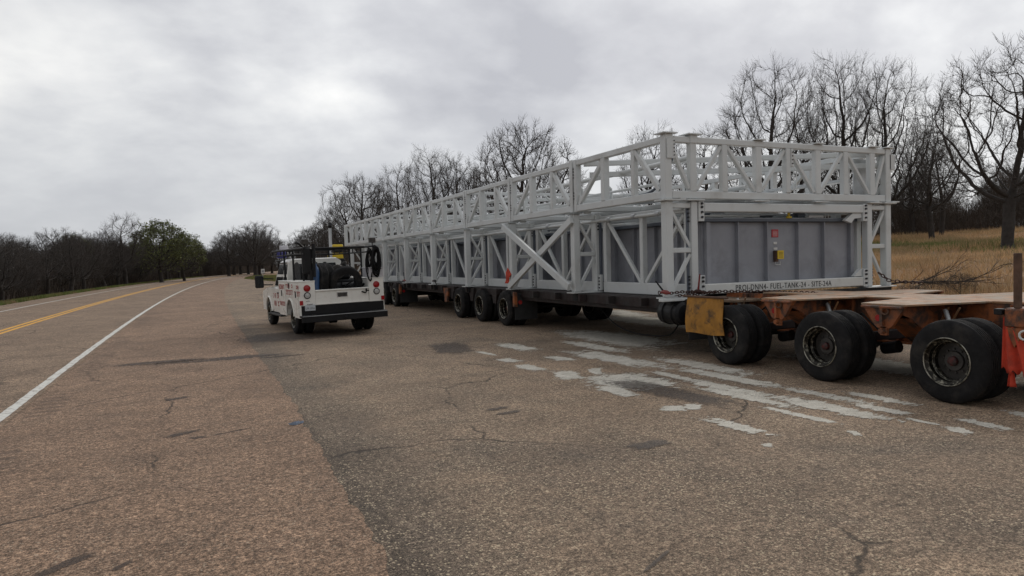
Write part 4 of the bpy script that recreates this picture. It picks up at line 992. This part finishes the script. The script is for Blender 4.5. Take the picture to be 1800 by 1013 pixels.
for x0 in (-.72, .12):
    MB().lathe([(x0, 0), (x0, .50), (x0 + .03, .50), (x0 + .03, .34), (x0 + .22, .36), (x0 + .38, .34), (x0 + .57, .34), (x0 + .57, .50), (x0 + .60, .50), (x0 + .60, 0)], 26, 'x', (0, 0, .58)).build('reel_drum', 'blackst', r, world=False, smooth=35)
    mb = MB()
    for i in range(9): mb.ring((x0 + .07 + i * .057, 0, .58), .37 + .01 * (i % 2), .026, (1, 0, 0), 22, 6)
    mb.build('wound_hose', 'rubber', r, world=False, smooth=60)
MB().box(-.78, .78, -.3, .3, -.02, .08, .01).box(-.8, -.75, -.04, .04, .08, .62).box(.75, .8, -.04, .04, .08, .62).build('reel_stand', 'blackst', r, world=False)
r = thing('tool_bundle', (-.90, -.95, 1.53), 'tall black tool bundle hanging on the left rear rack post', 'tool')
MB().box(-.16, .10, -.1, .1, .18, .92, .05).tube([(-.1, 0, .9), (-.22, .05, 1.02), (-.3, .08, 1.05)], .03, 8).tube([(.06, -.08, 0), (.06, -.08, .3)], .05, 8).build('sleeve', 'blackp', r, world=False)
MB().tube([(.14, -.08, .1), (.14, -.08, 1.0)], .045, 8).build('pole', 'blackst', r, world=False)
def coil(loc, label, n, rx, rz, seed, m_='cable'):
    mb = MB(); q = random.Random(seed)
    for i in range(n):
        dx, dz, k = q.uniform(-.13, .13), q.uniform(-.08, .03), q.uniform(.62, 1.12)
        pts = [Vector((rx * k * math.cos(t_) + dx * .4, dx + .05 * math.sin(2 * t_ + i), -rz * k + rz * k * math.sin(t_) + dz)) for t_ in [2 * math.pi * j / 16 for j in range(17)]]
        mb.tube(pts, .022, 6, False)
    o = mb.build('hose_coil', m_); o.location = tw(loc); o.rotation_euler = (0, 0, R(5)); return tag(o, label, 'hose', 'coiled black hoses on the rack')
coil((.98, -1.1, 2.38), 'black hose coil hanging on the right rear of the truck rack', 34, .11, .36, 1)
coil((.82, -1.0, 2.34), 'thinner black cable coil hanging inside the right rear rack post', 6, .08, .4, 5)
r = thing('storage_bin', (.97, -.8, 1.535), 'white plastic bin on the right side box', 'bin')
MB().box(-.21, .21, -.3, .3, 0, .25, .015).build('body', 'whiteplastic', r, world=False)
MB().box(-.225, .225, -.315, .315, .251, .28, .01).build('lid', 'whiteplastic', r, world=False)
r = thing('cable_heap', (.38, -.75, .95), 'dark heap of cables and straps beside the leaning tyre', 'cables')
mb = MB(); q = random.Random(3)
for i in range(14):
    p0 = Vector((q.uniform(-.1, .25), q.uniform(-.3, .3), .05)); pts = [p0]
    for j in range(8): pts.append(Vector((max(-.2, min(.28, pts[-1].x + q.uniform(-.15, .15))), pts[-1].y + q.uniform(-.15, .15), min(.5, max(.03, pts[-1].z + q.uniform(-.1, .15))))))
    mb.tube(smooth_path(pts, 3), .02, 5)
mb.build('cables', 'cable', r, world=False)

# ------------------------------------------------------------------ yellow power unit with tall exhaust beyond the truck
pu = empty('power_unit', (5.4, 29.3, 0), 'yellow machine with tall white exhaust stack behind the service truck', 'machine')
P('chassis', B(4.9, 5.9, 28.6, 30.6, .5, .7, .02), 'blackst', pu)
P('body', B(4.95, 5.85, 28.7, 30.4, .7, 2.2, .04), 'blackst', pu)
P('hood', MB().prism([(5.36, 2.2), (5.8, 2.2), (5.78, 2.42), (5.38, 2.42)], 28.8, 29.9, 'y'), 'yellow', pu)
P('yellow_tank', B(5.38, 5.8, 28.75, 29.4, 2.58, 2.76, .04), 'yellow', pu)
P('tank_stand', B(5.42, 5.75, 28.85, 29.3, 2.425, 2.579, .01), 'blackst', pu)
P('exhaust_stack', MB().tube([(5.28, 28.68, 2.2), (5.28, 28.68, 3.42)], .06, 14), 'white2', pu, 50)
P('exhaust_elbow', MB().tube([(5.28, 28.68, 3.42), (5.28, 28.66, 3.50), (5.28, 28.58, 3.56)], .075, 14), 'blackst', pu, 50)
for x in (4.86, 5.94):
    for y in (28.95, 30.2):
        c = copy_tree(WT); c.parent = pu; c.location = (x - 5.4, y - 29.3, .4); c.rotation_euler = (0, 0, 0 if x < 5 else math.pi)

# prototypes not placed in view are removed
for pr in (WP, WT):
    for ch in list(pr.children): bpy.data.objects.remove(ch)
    bpy.data.objects.remove(pr)

# ------------------------------------------------------------------ small road items
mb = MB(); q = random.Random(9)
for i in range(9):
    a = q.uniform(-.05, .05); b2 = q.uniform(-.03, .03)
    mb.add([(a, b2, .004), (a + q.uniform(.03, .07), b2 + q.uniform(-.02, .03), .006), (a + .04, b2 + .03, q.uniform(.015, .045)), (a - .02, b2 + .03, .02)], [(0, 1, 2), (0, 2, 3), (1, 3, 2), (0, 3, 1)])
o = mb.build('litter_scrap', 'bluetrash'); o.location = (1.13, 8.77, 0.005); o.scale = (1.3, 1.3, 1); tag(o, 'crumpled blue-grey plastic scrap on the shoulder seam', 'litter')
sg_ = empty('road_sign', (11.2, 119.5, -.03), 'small white road sign at the far bend of the shoulder', 'sign')
P('post', B(11.17, 11.23, 119.47, 119.53, -.03, 1.3, .005), 'white2', sg_)
P('panel', B(10.92, 11.48, 119.45, 119.468, 1.02, 1.72, .05), 'paper', sg_)
P('panel_print', B(11.05, 11.35, 119.44, 119.448, 1.22, 1.5, .01), 'tank', sg_)

# ------------------------------------------------------------------ trees
from mathutils.kdtree import KDTree
def tubes_from_graph(P0, P1, R0, R1, D0, D1, n):
    """frusta between node pairs; rings are oriented by node direction so that neighbours meet"""
    m = len(P0)
    if not m: return [], []
    ref = np.array([.31, .17, .935]); an = np.arange(n) * 2 * np.pi / n
    def ringv(Pq, Rq, Dq):
        e = np.cross(Dq, ref); e /= np.linalg.norm(e, axis=1, keepdims=True) + 1e-9; g = np.cross(Dq, e)
        return Pq[:, None] + (e[:, None] * np.cos(an)[None, :, None] + g[:, None] * np.sin(an)[None, :, None]) * Rq[:, None, None]
    v = np.concatenate([ringv(P0, R0, D0), ringv(P1, R1, D1)], 1).reshape(-1, 3)
    k = np.arange(n); f = np.stack([k, (k + 1) % n, (k + 1) % n + n, k + n], 1)
    return v, (f[None] + (np.arange(m) * 2 * n)[:, None, None]).reshape(-1, 4)
def np_mesh(name, v, f, material, parent):
    me = bpy.data.meshes.new(name); me.vertices.add(len(v)); me.vertices.foreach_set('co', np.asarray(v, np.float32).ravel())
    m = len(f); me.loops.add(4 * m); me.loops.foreach_set('vertex_index', np.asarray(f).ravel()); me.polygons.add(m)
    me.polygons.foreach_set('loop_start', np.arange(0, 4 * m, 4)); me.polygons.foreach_set('loop_total', np.full(m, 4)); me.update()
    me.materials.append(M_[material]); o = bpy.data.objects.new(name, me); C.objects.link(o); o.parent = parent; return o
def make_tree(seed, Ht, spread=1.0, fork=.28, limbs=5, dens=1.0, leaf=False, up=.25, tw_=.009, wide=None, squash=1.0, lean=0.0):
    """space colonisation: limbs grow towards points spread through a domed crown"""
    g = np.random.default_rng(seed); W2 = (wide or .36 * Ht) * spread; fz = Ht * fork
    n = int(1500 * dens); pts = []
    while len(pts) < n:
        p = g.uniform(-1, 1, 3); rr = np.linalg.norm(p)
        if rr > 1 or rr < .25 or g.random() > rr ** 1.1 + .1: continue
        z = (p[2] + 1) / 2
        if z < .10: continue
        x, y = p[0] * W2, p[1] * W2
        lump = 1 + .16 * math.sin(3 * math.atan2(y, x) + seed) * (1 - abs(p[2])) + .08 * math.sin(7 * math.atan2(y, x) + seed * 2)
        pts.append((x * lump + lean * z, y * lump, fz * .55 + (Ht - fz * .55) * z ** squash * (1 - .06 * math.sin(5 * math.atan2(y, x)))))
    A = np.array(pts); step = Ht * .026; kill = step * 1.9; infl = Ht * .45
    N_ = [np.array([0, 0, -.2])]; par = [-1]; x = np.array([0., 0, -.2]); d = np.array([lean * .02, 0, 1.])
    while x[2] < fz:
        d = d + g.normal(0, .05, 3) * [1, 1, .1]; d /= np.linalg.norm(d); x = x + d * step; N_.append(x); par.append(len(N_) - 2)
    alive = np.ones(len(A), bool)
    for it in range(70):
        kd = KDTree(len(N_))
        for i, q_ in enumerate(N_): kd.insert(q_, i)
        kd.balance(); acc = {}
        for i in np.nonzero(alive)[0]:
            co, ix, dist = kd.find(A[i])
            if dist < kill: alive[i] = False; continue
            if dist < infl or it < 25:
                v = (A[i] - N_[ix]) / dist
                if ix in acc: acc[ix] += v
                else: acc[ix] = v.copy()
        if not acc: break
        for ix, v in acc.items():
            v = v / (np.linalg.norm(v) + 1e-9)
            pd = N_[ix] - N_[par[ix]] if par[ix] >= 0 else np.array([0, 0, 1.]); pd = pd / (np.linalg.norm(pd) + 1e-9)
            v = v + pd * .55 + g.normal(0, .17, 3) + np.array([0, 0, up * .3]); v /= np.linalg.norm(v)
            N_.append(N_[ix] + v * step); par.append(ix)
        if len(N_) > 5200: break
    Np = np.array(N_); par = np.array(par); m = len(Np)
    area = np.zeros(m); kids = np.zeros(m, int)
    ex = 2.25; r0 = tw_ * 1.25
    for i in range(m - 1, 0, -1):
        if area[i] == 0: area[i] = r0 ** ex
        area[par[i]] += area[i]; kids[par[i]] += 1
    rad = area ** (1 / ex); k_ = Ht * .030 / rad[1]
    rad = r0 + (rad - r0) * k_ if k_ > 0 else rad
    Dn = np.zeros((m, 3)); Dn[1:] = Np[1:] - Np[par[1:]]; Dn[0] = (0, 0, 1); Dn /= np.linalg.norm(Dn, axis=1, keepdims=True) + 1e-9
    rad[0] = rad[1] * 1.5; rad[1] *= 1.2
    idx = np.arange(1, m); pr_ = par[1:]
    Rp = np.minimum(rad[pr_], rad[idx] * 1.35)
    root = bpy.data.objects.new('tree_proto', None); C.objects.link(root)
    bigm = rad[idx] > Ht * .0045
    v1, f1 = tubes_from_graph(Np[pr_][bigm], Np[idx][bigm], Rp[bigm], rad[idx][bigm], Dn[pr_][bigm], Dn[idx][bigm], 7)
    np_mesh('trunk', v1, f1, 'bark', root)
    sm = ~bigm
    P0, P1, R0, R1, D0, D1 = [Np[pr_][sm]], [Np[idx][sm]], [Rp[sm]], [rad[idx][sm]], [Dn[pr_][sm]], [Dn[idx][sm]]
    # fine twigs
    src = np.nonzero((rad < Ht * .0035) & (np.arange(m) > 4))[0]
    src = np.concatenate([src, np.nonzero(kids == 0)[0]]); src = src[src > 4]
    b = Np[src]; dd = Dn[src]; tips = []
    for gen, (ln, cnt) in enumerate(((.50, 3), (.36, 2), (.28, 1))):
        b = np.repeat(b, cnt if gen == 0 else cnt, 0); dd = np.repeat(dd, cnt, 0)
        out_ = b * [1, 1, 0]; out_ /= np.linalg.norm(out_, axis=1, keepdims=True) + 1e-6
        dd = dd + g.normal(0, .48, dd.shape) + np.array([0, 0, .22]) + out_ * .12; dd /= np.linalg.norm(dd, axis=1, keepdims=True)
        L_ = ln * g.uniform(.5, 1.3, len(b))[:, None] * Ht / 13
        mid = b + dd * L_ * .5; d2 = dd + g.normal(0, .18, dd.shape) + np.array([0, 0, .1]); d2 /= np.linalg.norm(d2, axis=1, keepdims=True); e = mid + d2 * L_ * .5
        w = tw_ * (.85, .65, .5)[gen]
        P0 += [b, mid]; P1 += [mid, e]; R0 += [np.full(len(b), w), np.full(len(b), w * .8)]; R1 += [np.full(len(b), w * .8), np.full(len(b), w * .5)]
        D0 += [dd, dd]; D1 += [dd, d2]; b, dd = e, d2; tips.append(e)
    v2, f2 = tubes_from_graph(*[np.concatenate(q_) for q_ in (P0, P1, R0, R1, D0, D1)], 3)
    np_mesh('crown', v2, f2, 'twig', root)
    if leaf:
        c = np.concatenate(tips); c = c[g.random(len(c)) < np.clip((c[:, 2] / Ht - .15) * 1.2, .1, .85)]; c = c + g.normal(0, .1, c.shape)
        a = g.normal(0, .055, c.shape); b2 = g.normal(0, .055, c.shape)
        v = np.stack([c - a, c + b2, c + a, c - b2], 1).reshape(-1, 3)
        np_mesh('foliage', v, np.arange(len(v)).reshape(-1, 4), 'leaf', root)
    return root
V = {}
V['big'] = make_tree(11, 12.4, 1, .27, dens=.62, wide=5.4, up=.1, tw_=.013, squash=.9)
V['oak'] = make_tree(23, 15.5, 1, .24, dens=1.25, wide=5.2, up=.2, tw_=.0125)
V['oak2'] = make_tree(5, 15.5, 1, .22, dens=1.15, wide=4.6, up=.25, tw_=.0125)
V['mid'] = make_tree(77, 11.8, 1, .30, dens=.5, wide=3.4, up=.2, tw_=.011)
V['slim'] = make_tree(41, 10.5, 1, .25, dens=.6, wide=2.7, up=.3, tw_=.012)
V['round'] = make_tree(59, 10.5, 1, .22, dens=.75, wide=4.4, up=.1, tw_=.0135)
V['round2'] = make_tree(143, 10.5, 1, .18, dens=.65, wide=3.6, up=.25, tw_=.013)
V['mid2'] = make_tree(201, 11.8, 1, .38, dens=.45, wide=3.9, up=.1, tw_=.012, lean=.8)
V['green'] = make_tree(31, 9.0, 1, .22, dens=.7, wide=3.8, leaf=True, up=.1, tw_=.012)
def put(v, x, y, h, label, group, rz=None, wid=1.0, name='bare_tree', dz=0):
    src = V[v]; hh = {'big': 12.5, 'oak': 15.5, 'oak2': 15.5, 'mid': 11.8, 'slim': 10.5, 'round': 10.5, 'round2': 10.5, 'mid2': 11.8, 'green': 9.0}[v]
    c = copy_tree(src); c.name = name; k = h / hh
    c.location = (x, y, float(terr(x, y)) - .05 + dz); c.rotation_euler = (0, 0, random.uniform(0, 6.28) if rz is None else rz); c.scale = (k * wid, k * wid, k)
    return tag(c, label, 'tree', group)
random.seed(21)
def ray_xy(px, depth):   # offline helper result used only to place trees where they stand: azimuth and distance from the viewpoint
    a = YAW + math.atan((px - 900) / 1245.); d = depth / math.cos(a - YAW); return d * math.sin(a), d * math.cos(a)
G1 = 'bare trees in the field behind the load'
NEAR = [('big', 1772, 42, 11.6, 'large spreading bare tree nearest at the right edge of the field', .6, 1.0), ('oak', 1362, 60, 15.6, 'broad bare tree rising behind the middle of the steel frame', 2.2, .92),
    ('oak2', 1478, 62, 16.2, 'tall dark bare tree just right of the broad one behind the frame', .4, .8), ('oak', 1560, 60, 14.6, 'bare tree with low leaning limbs above the frame\'s right corner', 4.0, .8),
    ('mid', 1640, 60, 9.4, 'slender bare tree in the gap between frame and big tree', 1.2, .9), ('mid', 1655, 66, 9.5, 'thin forked bare tree beside the slender one', 3.3, .8),
    ('round', 925, 72, 14.6, 'round-crowned bare tree standing alone above the middle of the load', 2.0, .95), ('mid', 985, 80, 11.2, 'thin-topped bare tree right of the round-crowned one', .2, 1.1),
    ('mid', 1150, 66, 12.3, 'bare tree whose twigs show left of the frame\'s near corner', 1.5, 1.0), ('mid2', 868, 88, 12.5, 'small bare tree left of the round-crowned one', 2.5, 1.1),
    ('oak2', 762, 92, 16.0, 'dense bare tree over the load\'s middle bays', 1.1, .9), ('round2', 808, 92, 14.8, 'bare tree right beside the dense one over the middle bays', 3.0, .9),
    ('oak', 705, 100, 15.0, 'bare tree left of the dense one over the load', 5.0, .9), ('round', 640, 110, 15.2, 'wide bare tree over the far end of the load', .9, .95),
    ('mid', 618, 125, 14, 'bare tree at the far end of the load', 4.2, 1.1), ('oak', 676, 112, 12.0, 'bare tree between the wide one and the middle bays', 3.6, .9), ('slim', 578, 140, 11.5, 'narrow dark bare tree behind the exhaust stack', 1.0, 1.2), ('round', 556, 160, 10.5, 'low bushy bare tree left of the exhaust stack', 2.2, 1.1),
    ('slim', 590, 150, 11, 'dark bare tree right of the exhaust stack', 3.0, 1.3), ('mid', 1255, 64, 11.6, 'lower bare tree between the frame corner and the broad tree', 3.0, 1.1), ('mid', 1420, 66, 12.0, 'bare tree filling the gap between the two tallest trees', 1.9, .9), ('oak', 1605, 74, 11.0, 'mid-distance bare tree just outside the frame corner', 2.9, .8)]
for v, px, d, h, lab, rz, wd in NEAR:
    x, y = ray_xy(px, d); put(v, x, y, h, lab, G1, rz, wd)
G2 = 'far bare trees at the back of the field'
for i in range(36):
    px = random.uniform(1000, 1980) if i < 34 else random.uniform(1560, 1830); d = random.uniform(78, 105); x, y = ray_xy(px, d)
    put(random.choice(['mid', 'slim', 'round2', 'mid2', 'oak']), x, y, random.uniform(5.8, 8.4), 'bare tree in the dark wood edge at the back of the field', G2)
G3 = 'bare trees along the far side of the highway'
for i in range(84):
    t_ = i / 83; y = 58 + t_ * 230 + random.uniform(-4, 4); u = -17 - random.uniform(0, 16) ; x = float(curve(y)) + u
    put(random.choice(['mid', 'slim', 'round', 'oak2', 'round2', 'mid2']), x, y, random.uniform(4.3, 5.9) + min(t_ * 9, 2.0) + t_ * 2.8, 'bare tree in the thicket along the left side of the highway', G3, None, 1.1)
for i in range(34):
    t_ = (i / 33) ** 1.3; y = 56 + t_ * 170 + random.uniform(-2, 2); u = -13.6 - random.uniform(0, 3.0); x = float(curve(y)) + u
    put(random.choice(['mid2', 'slim', 'round', 'round2', 'oak2']), x, y, random.uniform(3.3, 4.8) + min(t_ * 8, 2.4) + t_ * 2.2, 'bare tree at the front edge of the thicket beside the highway verge', 'front row of bare trees beside the highway', None, 1.15)
for px, d, h, lab in ((285, 112, 9.4, 'tree with fresh green leaves in the left treeline'), (325, 122, 7.8, 'low green-leafed tree right of the taller green one')):
    x, y = ray_xy(px, d); put('green', x, y, h, lab, None, None, 1.15, 'green_tree')
x, y = ray_xy(135, 92); put('green', x, y, 7.4, 'thin green-leafed tree left of the big green one', None, None, .8, 'green_tree')
x, y = ray_xy(222, 100); put('mid', x, y, 9.8, 'tall bare tree just left of the green tree', G3, None, 1.1)
x, y = ray_xy(100, 84); put('round', x, y, 7.8, 'pale forked bare tree in the left treeline', G3, None, 1.1)
for i in range(16):
    px = random.uniform(395, 505); d = random.uniform(170, 235); x, y = ray_xy(px, d)
    put(random.choice(['round', 'oak', 'mid', 'oak2']), x, y, random.uniform(11.5, 13.5) - abs(px - 440) * .03, 'bare tree in the rounded clump where the highway bends away', 'bare trees at the highway bend', None, 1.25)
for i in range(14):
    px = random.uniform(520, 640); d = random.uniform(150, 220); x, y = ray_xy(px, d)
    put(random.choice(['round', 'slim', 'mid']), x, y, random.uniform(8, 11), 'bare tree behind the far end of the load', 'bare trees behind the far end of the load', None, 1.2)
# shrubs near the trailer
for px, d, h, lab in ((1688, 24, 1.0, 'small leafless shrub in the dry grass beyond the dolly deck'), (1600, 22, 1.0, 'leafless shrub just right of the frame\'s far post'), (1640, 25, .9, 'low leafless sprig between the two shrubs')):
    x, y = ray_xy(px, d); put('round', x, y, h, lab, None, None, 1.35, 'bare_shrub', -.3)['category'] = 'shrub'
mb = MB(); q = random.Random(2); x, y = ray_xy(1572, 21); base = Vector((x, y, float(terr(x, y)) + 1.15))
rt = Vector((math.cos(YAW), -math.sin(YAW), 0))
def br(p, d, ln, r, lv):
    pts = [p]; 
    for i in range(5): d = (d + Vector((q.gauss(0, .14), q.gauss(0, .14), q.gauss(0, .10)))).normalized(); pts.append(pts[-1] + d * ln / 5)
    mb.tube(pts, [r * (1 - .14 * i) for i in range(6)], 5)
    if lv < 3:
        for i in range(5): br(pts[1 + i % 5], (d + Vector((q.gauss(0, .5), q.gauss(0, .4), q.gauss(.1, .35)))).normalized(), ln * .5, r * .5, lv + 1)
br(base - rt * .8 - Vector((0, 0, .5)), (rt + Vector((0, 0, .30))).normalized(), 2.7, .04, 0)
mb.tube([base - rt * .8 - Vector((0, 0, .4)), base - rt * 1.0 - Vector((0, 0, 1.5))], [.03, .04], 5)
tag(mb.build('leaning_sapling', 'bark'), 'thin leafless sapling leaning right beyond the frame\'s far post', 'sapling')
for pr in V.values():
    for ch in list(pr.children): bpy.data.objects.remove(ch)
    bpy.data.objects.remove(pr)

# ------------------------------------------------------------------ stuff: brush and grass made of fine slips
rng = np.random.default_rng(5)
def slips(name, P_, Ln, Wd, tilt, material, label, grav=0):
    n = len(P_); az = rng.uniform(0, 2 * np.pi, n); ti = np.abs(rng.normal(0, tilt, n))
    d = np.stack([np.sin(ti) * np.cos(az), np.sin(ti) * np.sin(az), np.cos(ti)], 1)
    s = rng.normal(0, 1, (n, 3)); s -= (s * d).sum(1, keepdims=True) * d; s /= np.linalg.norm(s, axis=1, keepdims=True)
    a = P_ - s * Wd[:, None] / 2; b = P_ + s * Wd[:, None] / 2; c = P_ + d * Ln[:, None]
    v = np.stack([a, b, c], 1).reshape(-1, 3)
    me = bpy.data.meshes.new(name); me.vertices.add(3 * n); me.vertices.foreach_set('co', v.ravel())
    me.loops.add(3 * n); me.loops.foreach_set('vertex_index', np.arange(3 * n)); me.polygons.add(n)
    me.polygons.foreach_set('loop_start', np.arange(0, 3 * n, 3)); me.polygons.foreach_set('loop_total', np.full(n, 3)); me.update()
    me.materials.append(M_[material]); o = bpy.data.objects.new(name, me); C.objects.link(o); return tag(o, label, kind='stuff')
# left thicket
n = 300000; y = rng.uniform(45, 430, n); u = -14.5 - np.abs(rng.normal(0, 6, n)); x = curve(y) + u
top = 3.0 + np.clip((y - 60) / 50, 0, 1.2) + 1.1 * np.sin(y * .11 + u * .2) + 1.2 * np.sin(y * .31 + 1) + rng.normal(0, .4, n); top *= np.clip((-12.5 - u) / 4.5, .15, 1); top *= 1 + np.clip(y - 100, 0, 200) / 260
z = terr(x, y) + rng.uniform(0, 1, n) ** 1.25 * np.clip(top, .3, 9)
slips('roadside_thicket', np.stack([x, y, z], 1), rng.uniform(.5, 1.5, n), rng.uniform(.02, .07, n), .6, 'brush', 'dense leafless brown thicket along the left side of the highway')
# thicket right of the road beyond the load and behind the field
n = 210000; a = rng.uniform(math.radians(-8), math.radians(75), n); d = 84 + rng.uniform(0, 30, n) + np.interp(np.degrees(a), [-8, 0, 8, 14, 25, 40, 75], [190, 150, 120, 50, 5, 0, 0]); x = d * np.sin(a); y = d * np.cos(a)
k = (x - curve(y)) > 14; x, y, a = x[k], y[k], a[k]; n = len(x)
top = 3.8 * (1 + np.interp(np.degrees(a), [0, 10], [1, 0])) + 1.3 * np.sin(a * 37) + 1.0 * np.sin(a * 91 + 1) + rng.normal(0, .4, n)
z = terr(x, y) + rng.uniform(0, 1, n) ** 1.2 * np.clip(top, .3, 9)
slips('wood_edge_brush', np.stack([x, y, z], 1), rng.uniform(.5, 1.6, n), rng.uniform(.02, .07, n), .6, 'brush', 'dark leafless undergrowth at the back of the field')
# dry grass field
n = 330000; x = 18.3 + 60 * rng.uniform(0, 1, n) ** 1.3; y = rng.uniform(-2, 75, n) ; x = x + curve(y)
k = np.sin(x * .12 + y * .05) + rng.normal(0, .8, n) > -1.2; x, y = x[k], y[k]; n = len(x)
slips('dry_grass', np.stack([x, y, terr(x, y) - .05], 1), rng.uniform(.2, .62, n) * (.8 + .4 * np.sin(x * .5) * np.sin(y * .4)), rng.uniform(.015, .045, n), .45, 'drygrass', 'tall dry tan grass covering the field')
# green strip far in the field and verge grass
n = 60000; y = rng.uniform(0, 60, n); x = 45 + rng.normal(0, 2.4, n) + .12 * y
slips('green_grass', np.stack([x, y, terr(x, y) - .05], 1), rng.uniform(.15, .5, n), rng.uniform(.03, .06, n), .45, 'greengrass', 'greener grass strip across the field')
n = 120000; y = 20 + 180 * rng.uniform(0, 1, n) ** 1.2; u = -11.7 - np.abs(rng.normal(0, 1.8, n)); x = curve(y) + u
slips('verge_grass', np.stack([x, y, terr(x, y) - .06], 1), rng.uniform(.08, .32, n), rng.uniform(.02, .05, n), .5, 'greengrass', 'short grass verge along the left road edge')
n = 120000; y = 14 + 170 * rng.uniform(0, 1, n) ** 1.1; u = pr_edge(y) + .4 + np.abs(rng.normal(0, 3.0, n)); x = curve(y) + u
slips('verge_grass', np.stack([x, y, terr(x, y) - .06], 1), rng.uniform(.06, .3, n), rng.uniform(.02, .05, n), .5, 'greengrass', 'short patchy grass at the right edge of the pull-off')
